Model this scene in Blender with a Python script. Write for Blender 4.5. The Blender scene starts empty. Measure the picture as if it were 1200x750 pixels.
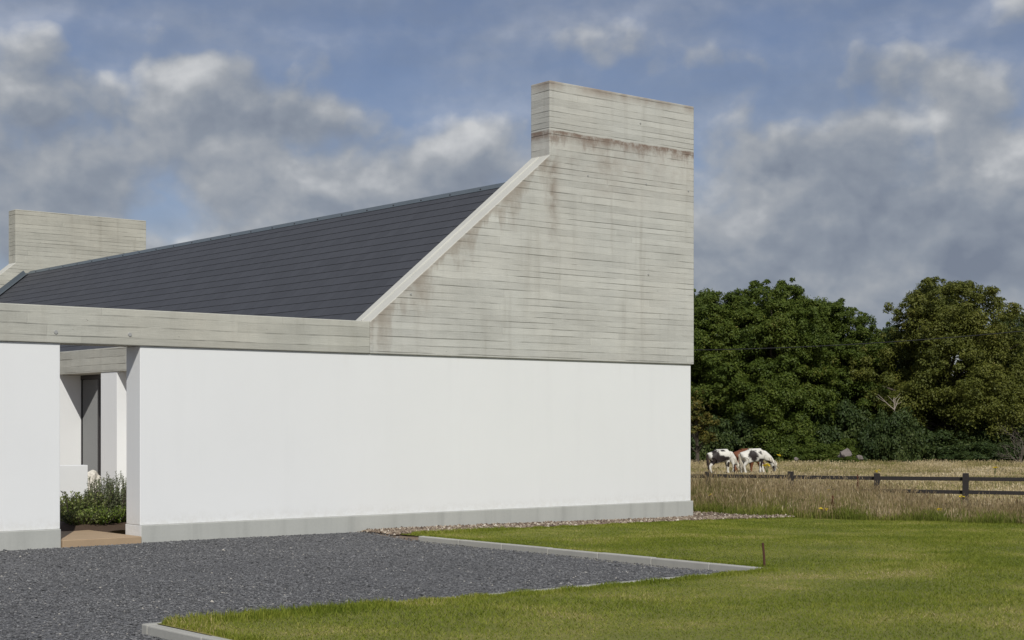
import bpy, bmesh, math, random
import numpy as np
from mathutils import Vector, Matrix, noise as mnoise

random.seed(7)
rng = np.random.default_rng(11)
scene = bpy.context.scene
COL = scene.collection

# ------------------------------------------------------------------ helpers
def tag(o, label=None, cat=None, group=None, kind=None):
    if label: o['label'] = label
    if cat: o['category'] = cat
    if group: o['group'] = group
    if kind: o['kind'] = kind
    return o

def empty(name, loc=(0, 0, 0), rz=0.0):
    o = bpy.data.objects.new(name, None)
    o.empty_display_size = 0.2
    COL.objects.link(o); o.location = loc; o.rotation_euler = (0, 0, rz)
    return o

def link(name, me, mats, parent=None):
    o = bpy.data.objects.new(name, me); COL.objects.link(o)
    for m in (mats if isinstance(mats, (list, tuple)) else [mats]):
        me.materials.append(m)
    if parent: o.parent = parent
    return o

def mesh_np(name, V, faces, mat_idx=None, smooth=False):
    """V (n,3); faces = list of int arrays, each (m,k)."""
    V = np.asarray(V, dtype=np.float32)
    me = bpy.data.meshes.new(name)
    me.vertices.add(len(V)); me.vertices.foreach_set('co', V.ravel())
    loops = np.concatenate([np.asarray(f, dtype=np.int32).ravel() for f in faces])
    totals = np.concatenate([np.full(len(f), np.asarray(f).shape[1], dtype=np.int32) for f in faces])
    starts = np.concatenate([[0], np.cumsum(totals)[:-1]]).astype(np.int32)
    me.loops.add(len(loops)); me.loops.foreach_set('vertex_index', loops)
    me.polygons.add(len(totals)); me.polygons.foreach_set('loop_start', starts)
    me.polygons.foreach_set('loop_total', totals)
    if mat_idx is not None:
        me.polygons.foreach_set('material_index', np.asarray(mat_idx, dtype=np.int32))
    me.polygons.foreach_set('use_smooth', np.full(len(totals), bool(smooth)))
    me.update(calc_edges=True)
    return me

def bm_mesh(name, bm):
    bmesh.ops.recalc_face_normals(bm, faces=bm.faces)
    me = bpy.data.meshes.new(name); bm.to_mesh(me); bm.free()
    return me

def bevel(o, w=0.01, seg=2):
    m = o.modifiers.new('bevel', 'BEVEL'); m.width = w; m.segments = seg
    m.limit_method = 'ANGLE'; m.angle_limit = math.radians(40)
    return o

def add_box(bm, x0, x1, y0, y1, z0, z1):
    v = [bm.verts.new(c) for c in ((x0,y0,z0),(x1,y0,z0),(x1,y1,z0),(x0,y1,z0),(x0,y0,z1),(x1,y0,z1),(x1,y1,z1),(x0,y1,z1))]
    fs = []
    for q in ((3,2,1,0),(4,5,6,7),(0,1,5,4),(1,2,6,5),(2,3,7,6),(3,0,4,7)):
        fs.append(bm.faces.new([v[i] for i in q]))
    return fs

def box(name, dims, mat, parent=None, bev=0.008):
    bm = bmesh.new(); add_box(bm, *dims)
    o = link(name, bm_mesh(name, bm), mat, parent)
    if bev: bevel(o, bev)
    return o

def tube(bm, pts, radii, n=6):
    rings = []
    for i, p in enumerate(pts):
        p = Vector(p)
        t = (Vector(pts[min(i+1, len(pts)-1)]) - Vector(pts[max(i-1, 0)])).normalized()
        a = t.cross(Vector((0.31, 0.87, 0.13))).normalized(); b = t.cross(a)
        rings.append([bm.verts.new(p + (a*math.cos(6.28318*k/n) + b*math.sin(6.28318*k/n))*radii[i]) for k in range(n)])
    for r0, r1 in zip(rings, rings[1:]):
        for k in range(n):
            bm.faces.new((r0[k], r0[(k+1) % n], r1[(k+1) % n], r1[k]))
    bm.faces.new(rings[0][::-1]); bm.faces.new(rings[-1])

# ------------------------------------------------------------------ node DSL
class T:
    def __init__(s, tree):
        s.t = tree; s.n = tree.nodes; s.l = tree.links
    def put(s, sock, v):
        if isinstance(v, bpy.types.NodeSocket): s.l.new(v, sock)
        elif v is not None:
            if hasattr(sock.default_value, '__len__') and not isinstance(v, (tuple, list)):
                v = (v, v, v)
            if hasattr(sock.default_value, '__len__') and len(sock.default_value) == 4 and len(v) == 3:
                v = (*v, 1)
            sock.default_value = v
    def m(s, op, a, b=None, c=None, clamp=False):
        n = s.n.new('ShaderNodeMath'); n.operation = op; n.use_clamp = clamp
        for i, v in enumerate((a, b, c)):
            if v is not None: s.put(n.inputs[i], v)
        return n.outputs[0]
    def add(s, *a):
        r = a[0]
        for b in a[1:]: r = s.m('ADD', r, b)
        return r
    def mul(s, *a):
        r = a[0]
        for b in a[1:]: r = s.m('MULTIPLY', r, b)
        return r
    def sub(s, a, b): return s.m('SUBTRACT', a, b)
    def ss(s, x, a, b, lo=0.0, hi=1.0):
        n = s.n.new('ShaderNodeMapRange'); n.interpolation_type = 'SMOOTHSTEP'
        for i, v in enumerate((x, a, b, lo, hi)): s.put(n.inputs[i], v)
        return n.outputs[0]
    def vec(s, x, y, z):
        n = s.n.new('ShaderNodeCombineXYZ')
        for i, v in enumerate((x, y, z)): s.put(n.inputs[i], v)
        return n.outputs[0]
    def sep(s, v):
        n = s.n.new('ShaderNodeSeparateXYZ'); s.l.new(v, n.inputs[0]); return n.outputs
    def obj(s):
        return s.n.new('ShaderNodeTexCoord').outputs['Object']
    def noise(s, v, scale=1.0, detail=4.0, rough=0.55, dist=0.0, col=False):
        n = s.n.new('ShaderNodeTexNoise')
        s.put(n.inputs['Vector'], v); s.put(n.inputs['Scale'], scale); s.put(n.inputs['Detail'], detail)
        s.put(n.inputs['Roughness'], rough); s.put(n.inputs['Distortion'], dist)
        return n.outputs['Color' if col else 'Fac']
    def white(s, v):
        n = s.n.new('ShaderNodeTexWhiteNoise'); n.noise_dimensions = '3D'; s.put(n.inputs['Vector'], v)
        return n.outputs['Value']
    def voro(s, v, scale, feature='F1', out='Distance'):
        n = s.n.new('ShaderNodeTexVoronoi'); n.feature = feature
        s.put(n.inputs['Vector'], v); s.put(n.inputs['Scale'], scale)
        return n.outputs[out]
    def mix(s, f, a, b, mode='MIX'):
        n = s.n.new('ShaderNodeMix'); n.data_type = 'RGBA'; n.blend_type = mode
        s.put(n.inputs['Factor'], f); s.put(n.inputs['A'], a) if False else None
        s.put(n.inputs[6], a); s.put(n.inputs[7], b)
        return n.outputs[2]
    def ramp(s, f, stops):
        n = s.n.new('ShaderNodeValToRGB'); e = n.color_ramp.elements
        while len(e) < len(stops): e.new(0.5)
        for el, (p, c) in zip(e, stops):
            el.position = p; el.color = (*c, 1)
        s.put(n.inputs[0], f); return n.outputs[0]
    def island(s):
        return s.n.new('ShaderNodeNewGeometry').outputs['Random Per Island']
    def bump(s, h, strength=0.5, dist=0.01):
        n = s.n.new('ShaderNodeBump'); s.put(n.inputs['Height'], h)
        n.inputs['Strength'].default_value = strength; n.inputs['Distance'].default_value = dist
        return n.outputs[0]

def new_mat(name):
    m = bpy.data.materials.new(name); m.use_nodes = True
    t = T(m.node_tree); t.p = m.node_tree.nodes['Principled BSDF']
    t.p.inputs['Specular IOR Level'].default_value = 0.3
    t.p.inputs['Roughness'].default_value = 0.85
    return m, t

def setp(t, color=None, rough=None, normal=None, **kw):
    if color is not None: t.put(t.p.inputs['Base Color'], color)
    if rough is not None: t.put(t.p.inputs['Roughness'], rough)
    if normal is not None: t.put(t.p.inputs['Normal'], normal)
    for k, v in kw.items(): t.put(t.p.inputs[k], v)

# ------------------------------------------------------------------ materials
def concrete(name, base=(0.520, 0.514, 0.486), stains=False, board=0.108, warm=0.0):
    m, t = new_mat(name)
    P = t.obj(); x, y, z = t.sep(P)
    s = t.add(x, y)
    wob = t.mul(t.sub(t.noise(t.vec(t.mul(s, 0.6), 0.0, t.mul(z, 0.4)), 1.0, 2), 0.5), 0.025)
    zr = t.m('DIVIDE', t.add(z, wob), board)
    # uneven board heights
    zr = t.add(zr, t.mul(t.m('SINE', t.mul(z, 7.3)), 0.22))
    row = t.m('FLOOR', zr); fr = t.m('FRACT', zr)
    sh = t.mul(t.white(t.vec(row, 3.1, 1.7)), 40.0)
    sc = t.m('DIVIDE', t.add(s, sh), t.add(2.4, t.mul(t.white(t.vec(row, 8.2, 0.4)), 3.2)))
    colm = t.m('FLOOR', sc); fs = t.m('FRACT', sc)
    cell = t.white(t.vec(row, colm, 5.5))
    # joints between boards: thin, broken up
    jn = t.ss(t.noise(t.vec(t.mul(s, 0.8), t.mul(row, 3.7), 0.0), 1.0, 5, 0.65), 0.37, 0.68)
    jw = t.add(0.05, t.mul(t.noise(t.vec(t.mul(s, 4.0), row, 2.0), 1.0, 3), 0.16))
    j = t.mul(t.m('SUBTRACT', 1.0, t.ss(fr, 0.0, jw)), jn)
    ve = t.mul(t.m('SUBTRACT', 1.0, t.ss(fs, 0.0, 0.004)), t.ss(cell, 0.72, 0.8))
    joint = t.m('MAXIMUM', j, t.mul(ve, 0.7))
    grain = t.noise(t.vec(t.mul(s, 3.0), t.mul(row, 3.0), t.mul(z, 90.0)), 1.0, 3, 0.6)
    blotch = t.noise(P, 0.9, 5, 0.6)
    fine = t.noise(P, 38.0, 4, 0.7)
    pits = t.m('SUBTRACT', 1.0, t.ss(t.voro(P, 9.0), 0.03, 0.09))
    pits = t.mul(pits, t.ss(t.noise(P, 2.3, 2), 0.52, 0.6))
    soft = t.noise(t.vec(t.mul(s, 0.8), t.mul(row, 7.0), t.mul(z, 3.0)), 1.0, 4, 0.65)
    vst = t.noise(t.vec(t.mul(x, 9.0), t.mul(y, 9.0), t.mul(z, 0.9)), 1.0, 4, 0.65)
    tone = t.add(0.40, t.mul(cell, 0.13), t.mul(soft, 0.52), t.mul(grain, 0.20), t.mul(blotch, 0.46), t.mul(vst, 0.12), t.mul(fine, 0.22), t.mul(joint, -0.28), t.mul(pits, -0.30), -0.22)
    hue = t.mix(t.noise(P, 0.55, 3), (0.97, 1.0, 1.0), (1.03, 1.0, 0.94))
    c = t.mix(1.0, base, hue, 'MULTIPLY')
    c = t.mix(1.0, c, tone, 'MULTIPLY')
    streak = t.noise(t.vec(t.mul(x, 4.2), t.mul(y, 4.2), t.mul(z, 0.35)), 1.0, 4, 0.6)
    patch = t.noise(P, 3.1, 5, 0.65)
    c = t.mix(t.mul(t.ss(streak, 0.52, 0.8), 0.30), c, (0.26, 0.235, 0.19))
    if stains:
        # rusty band under the upper pour joint of the tower
        top = t.add(6.69, t.mul(t.sub(t.noise(t.vec(t.mul(x, 2.1), 0.0, 4.0), 1.0, 4, 0.7), 0.5), 0.10))
        below = t.sub(top, z)
        ln = t.add(0.16, t.mul(t.ss(t.noise(t.vec(t.mul(x, 2.4), 0.0, t.mul(z, 0.8)), 1.0, 5, 0.7), 0.40, 0.75), 0.40))
        band = t.mul(t.ss(below, -0.005, 0.02), t.sub(1.0, t.ss(below, 0.03, ln)))
        band = t.mul(band, t.ss(t.noise(P, 7.0, 5, 0.7), 0.26, 0.58), 0.95)
        c = t.mix(band, c, (0.215, 0.155, 0.122))
        # broad faint stain beneath it
        sof = t.mul(t.ss(below, 0.0, 0.1), t.sub(1.0, t.ss(below, 0.25, 1.4)), t.ss(patch, 0.35, 0.7), 0.25)
        c = t.mix(sof, c, (0.29, 0.22, 0.18))
        up = t.mul(t.ss(z, t.add(7.22, t.mul(patch, 0.20)), 7.50), t.ss(t.noise(t.vec(t.mul(x, 1.1), y, 9.0), 1.0, 3), 0.35, 0.62), 0.68)
        c = t.mix(up, c, (0.22, 0.15, 0.11))
        # run-off below the tower's left corner
        dx = t.add(x, 3.42, t.mul(t.sub(patch, 0.5), 0.12))
        g = t.m('POWER', 2.718, t.mul(t.mul(dx, dx), -75.0))
        run = t.mul(g, t.ss(z, 4.1, 5.6), t.ss(patch, 0.30, 0.62), t.sub(1.0, t.ss(z, 6.25, 6.27)), 0.6)
        c = t.mix(run, c, (0.21, 0.155, 0.115))
        dx2 = t.add(x, 2.15)
        g2 = t.m('POWER', 2.718, t.mul(t.mul(dx2, dx2), -22.0))
        run2 = t.mul(g2, t.ss(z, 5.2, 6.3), t.ss(patch, 0.3, 0.6), t.sub(1.0, t.ss(z, 6.66, 6.69)), 0.35)
        c = t.mix(run2, c, (0.24, 0.19, 0.15))
        # run-off along the foot of the raking edge
        rk = t.add(3.257, t.mul(t.add(x, 7.195), 0.8104))
        dz = t.sub(rk, z)
        ln2 = t.add(0.12, t.mul(t.ss(t.noise(t.vec(t.mul(x, 2.0), 0.0, t.mul(z, 0.5)), 1.0, 5, 0.65), 0.38, 0.75), 1.3))
        rs = t.mul(t.ss(dz, -0.02, 0.03), t.sub(1.0, t.ss(dz, 0.0, ln2)), t.sub(1.0, t.ss(x, -3.6, -3.45)), t.ss(patch, 0.25, 0.6), 0.62)
        c = t.mix(rs, c, (0.27, 0.215, 0.165))
        # pale mortar smear on the joint with the beam
        sx = t.add(x, 7.10, t.mul(t.sub(t.noise(t.vec(0.0, 0.0, z), 9.0, 4, 0.7), 0.5), 0.12))
        sm = t.mul(t.sub(1.0, t.ss(t.m('ABSOLUTE', sx), 0.02, 0.06)), t.sub(1.0, t.ss(z, 3.2, 3.26)), 0.6)
        c = t.mix(sm, c, (0.56, 0.55, 0.50))
    h = t.add(t.mul(cell, 0.35), t.mul(grain, 0.35), t.mul(fine, 0.18), t.mul(joint, -0.9), t.mul(pits, -0.6))
    setp(t, c, 0.88, t.bump(h, 0.7, 0.014))
    return m

def smooth_concrete(name, base, streaks=0.5):
    m, t = new_mat(name); P = t.obj(); x, y, z = t.sep(P)
    st = t.noise(t.vec(t.mul(x, 3.0), t.mul(y, 3.0), t.mul(z, 0.25)), 1.0, 4, 0.6)
    tone = t.add(0.80, t.mul(t.noise(P, 1.3, 5, 0.6), 0.22), t.mul(t.noise(P, 30, 4, 0.7), 0.14), t.mul(t.ss(st, 0.45, 0.75), -0.18 * streaks))
    setp(t, t.mix(1.0, base, tone, 'MULTIPLY'), 0.85, t.bump(t.noise(P, 45, 4, 0.7), 0.25, 0.006))
    return m

def stucco():
    m, t = new_mat('white_render'); P = t.obj(); x, y, z = t.sep(P)
    vs = t.noise(t.vec(t.mul(x, 2.6), t.mul(y, 2.6), t.mul(z, 0.22)), 1.0, 4, 0.6)
    tone = t.add(0.955, t.mul(t.noise(P, 0.5, 5, 0.6), 0.075), t.mul(t.noise(P, 60, 3, 0.7), 0.03), t.mul(t.ss(vs, 0.5, 0.8), -0.02))
    c = t.mix(1.0, (0.797, 0.803, 0.800), tone, 'MULTIPLY')
    sp = t.noise(t.vec(t.mul(x, 2.0), y, 0.0), 1.0, 5, 0.65)
    dirt = t.mul(t.sub(1.0, t.ss(z, 0.24, t.add(0.28, t.mul(sp, 0.34)))), t.ss(t.noise(P, 14.0, 4, 0.7), 0.35, 0.65), 0.20)
    c = t.mix(dirt, c, (0.50, 0.47, 0.40))
    drip = t.mul(t.ss(z, t.add(2.05, t.mul(t.noise(t.vec(t.mul(x, 1.3), y, 5.0), 1.0, 3), 0.7)), 2.76), t.ss(t.noise(t.vec(t.mul(x, 5.0), t.mul(y, 5.0), t.mul(z, 0.12)), 1.0, 4, 0.6), 0.54, 0.72), 0.08)
    c = t.mix(drip, c, (0.52, 0.49, 0.44))
    h = t.add(t.mul(t.noise(P, 90, 3, 0.6), 0.5), t.mul(t.noise(P, 2.2, 4), 0.6))
    setp(t, c, 0.9, t.bump(h, 0.22, 0.006)); return m

def plain(name, c, rough=0.8, var=0.25, scale=6.0, metal=0.0, bump=0.0):
    m, t = new_mat(name); P = t.obj()
    tone = t.add(1.0 - var/2, t.mul(t.noise(P, scale, 5, 0.65), var))
    setp(t, t.mix(1.0, c, tone, 'MULTIPLY'), rough, Metallic=metal)
    if bump: setp(t, normal=t.bump(t.noise(P, scale*4, 4, 0.65), bump, 0.01))
    return m

def islands(name, stops, rough=0.8, trans=0.0, spec=0.25, noise_scale=None, noise_amt=0.0):
    m, t = new_mat(name)
    f = t.island()
    if noise_scale:
        f = t.add(t.mul(f, 1.0 - noise_amt), t.mul(t.ss(t.noise(t.obj(), noise_scale, 3), 0.32, 0.68), noise_amt))
    c = t.ramp(f, stops)
    setp(t, c, rough); t.p.inputs['Specular IOR Level'].default_value = spec
    if trans > 0:
        out = t.n['Material Output']
        tr = t.n.new('ShaderNodeBsdfTranslucent'); t.l.new(c, tr.inputs[0])
        mx = t.n.new('ShaderNodeMixShader'); mx.inputs[0].default_value = trans
        t.l.new(t.p.outputs[0], mx.inputs[1]); t.l.new(tr.outputs[0], mx.inputs[2])
        t.l.new(mx.outputs[0], out.inputs[0])
    return m

def slate_mat():
    m, t = new_mat('slate'); P = t.obj()
    f = t.island()
    tone = t.add(0.86, t.mul(f, 0.14), t.mul(t.noise(P, 1.2, 5, 0.7), 0.16))
    c = t.mix(1.0, (0.058, 0.060, 0.069), tone, 'MULTIPLY')
    setp(t, c, t.add(0.60, t.mul(t.white(t.vec(f, f, f)), 0.03)), t.bump(t.noise(P, 30, 4, 0.7), 0.25, 0.004)); return m

def glass_mat():
    m, t = new_mat('window_glass')
    setp(t, (0.012, 0.013, 0.014), 0.015); t.p.inputs['IOR'].default_value = 3.3
    t.p.inputs['Specular IOR Level'].default_value = 0.5
    return m

def lawn_soil():
    m, t = new_mat('lawn_ground'); P = t.obj()
    f = t.noise(P, 0.7, 5, 0.6)
    c = t.ramp(f, [(0.3, (0.13, 0.14, 0.030)), (0.55, (0.18, 0.18, 0.042)), (0.72, (0.28, 0.23, 0.09))])
    f2 = t.noise(P, 26, 3, 0.7)
    c = t.mix(1.0, c, t.add(0.55, t.mul(f2, 0.9)), 'MULTIPLY')
    setp(t, c, 0.95, t.bump(f2, 0.6, 0.02)); return m

def field_soil():
    m, t = new_mat('field_ground'); P = t.obj()
    c = t.ramp(t.noise(P, 0.35, 5, 0.6), [(0.3, (0.10, 0.095, 0.04)), (0.55, (0.19, 0.15, 0.085)), (0.75, (0.24, 0.19, 0.11))])
    c = t.mix(1.0, c, t.add(0.5, t.mul(t.noise(P, 9, 4, 0.7), 0.9)), 'MULTIPLY')
    setp(t, c, 0.95, t.bump(t.noise(P, 8, 4, 0.7), 0.6, 0.05)); return m

def gravel_bed():
    m, t = new_mat('gravel_bed'); P = t.obj()
    v = t.voro(P, 42.0, out='Color'); d = t.voro(P, 42.0)
    r = t.sep(v)[0]
    big = t.noise(P, 0.5, 4, 0.6)
    c = t.ramp(r, [(0.0, (0.06, 0.06, 0.066)), (0.6, (0.135, 0.135, 0.140)), (0.93, (0.19, 0.19, 0.195)), (1.0, (0.28, 0.27, 0.26))])
    c = t.mix(1.0, c, t.add(0.62, t.mul(big, 0.7)), 'MULTIPLY')
    setp(t, c, 0.85, t.bump(t.sub(1.0, d), 0.9, 0.02)); return m

def horse_mat():
    m, t = new_mat('horse_coat')
    a = t.n.new('ShaderNodeAttribute'); a.attribute_name = 'coat'
    n = t.noise(t.obj(), 22, 3, 0.6)
    setp(t, t.mix(1.0, a.outputs['Color'], t.add(0.82, t.mul(n, 0.36)), 'MULTIPLY'), 0.6); return m

M = {}
M['gable'] = concrete('board_marked_concrete_stained', stains=True)
M['beam'] = concrete('board_marked_concrete_beam', base=(0.45, 0.442, 0.402), board=0.125)
M['far'] = concrete('board_marked_concrete_far', base=(0.47, 0.457, 0.405))
M['lit_rake_top'] = smooth_concrete('lit_rake_concrete', (0.56, 0.55, 0.50), 0.3)  # smooth; paler tint puts the raking top's sunlit look into the colour
M['plinth'] = smooth_concrete('plinth_concrete', (0.46, 0.465, 0.435), 1.0)
M['kerb'] = smooth_concrete('kerb_concrete', (0.42, 0.41, 0.375), 0.6)
M['white'] = stucco()
M['slate'] = slate_mat()
M['slate_edge'] = plain('slate_edge', (0.018, 0.017, 0.017), 0.9, 0.3, 5.0)
M['lead'] = plain('ridge_metal', (0.125, 0.148, 0.168), 0.55, 0.25, 3.0, 0.3)
M['frame'] = plain('dark_window_frame', (0.03, 0.027, 0.028), 0.5, 0.1)
M['glass'] = glass_mat()
M['paving'] = plain('sandstone_paving', (0.40, 0.29, 0.185), 0.85, 0.3, 3.0, 0, 0.2)
M['soil'] = plain('bed_soil', (0.075, 0.05, 0.035), 0.95, 0.6, 12.0, 0, 0.8)
M['court'] = plain('court_paving', (0.36, 0.30, 0.23), 0.9, 0.3, 3.0)
M['lawn'] = lawn_soil(); M['field'] = field_soil(); M['gravel'] = gravel_bed()
M['stone'] = islands('gravel_stones', [(0.0, (0.060, 0.060, 0.062)), (0.5, (0.136, 0.136, 0.139)), (0.965, (0.20, 0.20, 0.205)), (0.988, (0.27, 0.26, 0.25)), (1.0, (0.46, 0.43, 0.38))])
M['pebble'] = islands('pebble_stones', [(0.0, (0.07, 0.05, 0.038)), (0.35, (0.16, 0.118, 0.088)), (0.7, (0.26, 0.205, 0.152)), (0.92, (0.38, 0.32, 0.25)), (1.0, (0.60, 0.55, 0.47))])
M['pebble_bed'] = plain('pebble_bed', (0.19, 0.145, 0.11), 0.95, 0.7, 30.0, 0, 0.8)
M['blade'] = islands('lawn_blades', [(0.0, (0.105, 0.150, 0.016)), (0.4, (0.205, 0.248, 0.030)), (0.74, (0.30, 0.32, 0.052)), (0.92, (0.47, 0.42, 0.15)), (1.0, (0.66, 0.52, 0.32))], 0.7, 0.4, 0.2, 0.7, 0.40)
M['drygrass'] = islands('dry_meadow_blades', [(0.0, (0.12, 0.14, 0.025)), (0.33, (0.22, 0.20, 0.07)), (0.62, (0.37, 0.285, 0.14)), (0.9, (0.50, 0.40, 0.235)), (1.0, (0.60, 0.50, 0.32))], 0.8, 0.35, 0.15, 1.0, 0.55)
M['seed'] = islands('meadow_seed_heads', [(0.0, (0.13, 0.085, 0.045)), (0.3, (0.27, 0.20, 0.105)), (0.75, (0.42, 0.325, 0.195)), (1.0, (0.60, 0.50, 0.33))], 0.85, 0.3, 0.1, 1.0, 0.5)
M['greengrass'] = islands('green_meadow_blades', [(0.0, (0.09, 0.13, 0.018)), (0.6, (0.19, 0.22, 0.04)), (1.0, (0.34, 0.32, 0.08))], 0.75, 0.35, 0.15, 0.9, 0.4)
M['fieldgrass'] = islands('field_blades', [(0.0, (0.15, 0.18, 0.04)), (0.28, (0.33, 0.28, 0.12)), (0.6, (0.55, 0.44, 0.25)), (1.0, (0.80, 0.69, 0.47))], 0.85, 0.3, 0.1, 0.25, 0.65)
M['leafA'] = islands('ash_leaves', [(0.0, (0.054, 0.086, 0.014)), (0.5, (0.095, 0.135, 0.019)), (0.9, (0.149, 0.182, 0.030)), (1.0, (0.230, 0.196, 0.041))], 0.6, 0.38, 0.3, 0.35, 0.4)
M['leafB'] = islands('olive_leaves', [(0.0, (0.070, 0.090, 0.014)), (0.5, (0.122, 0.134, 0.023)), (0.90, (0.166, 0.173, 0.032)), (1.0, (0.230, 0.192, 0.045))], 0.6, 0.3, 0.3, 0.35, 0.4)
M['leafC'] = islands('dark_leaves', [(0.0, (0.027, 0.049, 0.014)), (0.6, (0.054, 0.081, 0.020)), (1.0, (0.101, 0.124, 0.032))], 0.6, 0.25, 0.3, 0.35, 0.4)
M['leafY'] = islands('yellowing_leaves', [(0.0, (0.06, 0.07, 0.012)), (0.6, (0.12, 0.115, 0.022)), (1.0, (0.20, 0.15, 0.035))], 0.6, 0.3)
M['bark'] = plain('bark', (0.085, 0.07, 0.055), 0.9, 0.5, 6.0, 0, 0.5)
M['deadwood'] = plain('bleached_wood', (0.34, 0.29, 0.235), 0.8, 0.3, 5.0)
M['twig'] = plain('grey_twigs', (0.15, 0.125, 0.105), 0.9, 0.4, 5.0)
M['fence'] = plain('dark_stained_timber', (0.030, 0.026, 0.024), 0.75, 0.7, 9.0, 0, 0.4)
M['rust'] = plain('rusty_steel', (0.085, 0.038, 0.025), 0.8, 0.5, 30.0)
M['boulder'] = plain('white_limestone', (0.66, 0.62, 0.55), 0.85, 0.35, 6.0, 0, 0.6)
M['fieldstone'] = plain('field_stone', (0.19, 0.165, 0.15), 0.9, 0.6, 2.0, 0, 0.6)
M['horse'] = horse_mat()
M['hair_white'] = plain('pale_mane', (0.62, 0.57, 0.47), 0.7, 0.3, 20)
M['hair_dark'] = plain('dark_tail', (0.10, 0.075, 0.06), 0.7, 0.4, 14)
M['hair_brown'] = plain('chestnut_mane', (0.11, 0.045, 0.025), 0.7, 0.3, 14)
M['yellow'] = plain('yellow_petals', (0.76, 0.58, 0.02), 0.6, 0.2, 30)
M['stem'] = plain('plant_stem', (0.09, 0.12, 0.03), 0.7, 0.3, 10)
M['dock'] = islands('dock_seeds', [(0.0, (0.08, 0.025, 0.015)), (1.0, (0.20, 0.075, 0.04))])
M['rosemary'] = islands('rosemary_leaves', [(0.0, (0.12, 0.15, 0.07)), (0.6, (0.25, 0.29, 0.15)), (1.0, (0.40, 0.43, 0.26))], 0.7, 0.4)
M['shrubA'] = islands('shrub_leaves', [(0.0, (0.08, 0.11, 0.026)), (0.6, (0.19, 0.23, 0.065)), (1.0, (0.38, 0.41, 0.16))], 0.55, 0.4)
M['shrubB'] = islands('glossy_leaves', [(0.0, (0.08, 0.125, 0.018)), (0.6, (0.16, 0.23, 0.032)), (1.0, (0.28, 0.35, 0.06))], 0.45, 0.3, 0.5)
M['cable'] = plain('cable_black', (0.03, 0.03, 0.032), 0.6, 0.1)
M['plug'] = plain('plug_mortar', (0.36, 0.36, 0.35), 0.8, 0.3, 30)

# ------------------------------------------------------------------ ground
def sstep(a, b, x):
    t = np.clip((x - a) / (b - a), 0, 1); return t*t*(3 - 2*t)

BY = np.array([-60, -30, -12, -5.35, -2.3, -1.0, 0.0, 60.0])
BX = np.array([6.0, 4.2, 3.2, 2.45, 1.85, 1.35, 0.95, 0.95])
def edge_x(y): return np.interp(y, BY, BX)          # line where the mown lawn stops
def meadow_z(x, y):
    s = x - edge_x(y)
    z = -0.09 - 0.36*sstep(0.0, 6.0, s) - 0.50*sstep(6.0, 38.0, s)
    return z + 0.03*np.sin(x*0.9 + 1.3)*np.sin(y*0.7)*sstep(1, 5, s)
def lawn_z(x, y):
    return -0.065*sstep(-7.0, 0.0, x)*sstep(-9.0, -2.0, y) - 0.012 + 0.012*np.sin(x*0.8+y*0.33)*np.sin(y*0.9)
def drive_z(x, y):
    return -0.012 - 0.065*sstep(-0.2, -1.8, y) + 0.012*np.sin(x*1.1+0.4*y)*np.sin(y*1.3+0.5)

def grid_sheet(name, xs, ys, zf, mat, keep=None, kind='structure', cat=None):
    X, Y = np.meshgrid(xs, ys); Z = zf(X, Y)
    V = np.stack([X.ravel(), Y.ravel(), Z.ravel()], 1)
    nx, ny = len(xs), len(ys)
    i, j = np.meshgrid(np.arange(nx-1), np.arange(ny-1)); a = (j*nx+i).ravel()
    F = np.stack([a, a+1, a+nx+1, a+nx], 1)
    if keep is not None:
        c = V[F].mean(1); F = F[keep(c[:, 0], c[:, 1])]
    o = link(name, mesh_np(name, V, [F], smooth=True), mat); tag(o, kind=kind)
    return o

def spaced(lo, hi, near, step, far=1.35):
    a = list(np.arange(near[0], near[1]+1e-6, step)); s = step
    while a[-1] < hi: s *= far; a.append(a[-1]+s)
    s = step
    while a[0] > lo: s *= far; a.insert(0, a[0]-s)
    return np.array(a)

gx = spaced(-1500, 1500, (-10, 90), 1.0); gy = spaced(-1500, 1500, (-30, 70), 1.0)
tag(grid_sheet('ground', gx, gy, lambda x, y: meadow_z(x, y) - 0.06*(x < edge_x(y) - 1.0), M['field']), kind='structure')
tag(grid_sheet('driveway', np.arange(-34, -7.29, 0.25), np.arange(-30, 0.02, 0.25), drive_z, M['gravel'],
    lambda x, y: ~((y < -8.25) & (x > -15.05))), kind='structure')
# the lawn in two mown pieces that read as one
lx = np.concatenate([np.arange(-15.02, 5.2, 0.2)]); ly = np.arange(-30, -0.7, 0.1)
def in_lawn(x, y):
    side = (x > -7.28) & (y < -0.78 - 0.30*sstep(-1.5, 1.5, x)) & (x < edge_x(y)+0.15) & (y > -8.6)
    front = (x > -15.0) & (y < -8.26) & (x < edge_x(y)+0.15)
    return side | front
grid_sheet('lawn', lx, ly, lawn_z, M['lawn'], lambda x, y: in_lawn(x, y))
def pebble_z(x, y):
    kx = sstep(-7.55, -6.8, x); ky = sstep(-1.3, -0.7, y); k = np.maximum(kx*ky, sstep(-7.3, -7.2, x)*(1-ky)); return (drive_z(x, y)-0.01)*(1-k)+(lawn_z(x, y)-0.012)*k
grid_sheet('pebble_strip', np.arange(-7.6, 1.61, 0.1), np.arange(-1.4, 0.06, 0.1), pebble_z, M['pebble_bed'])
grid_sheet('pebble_margin', np.arange(0.03, 1.04, 0.1), np.arange(0.06, 23.0, 0.3), lambda x, y: -0.077+0*x, M['pebble_bed'])

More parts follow.
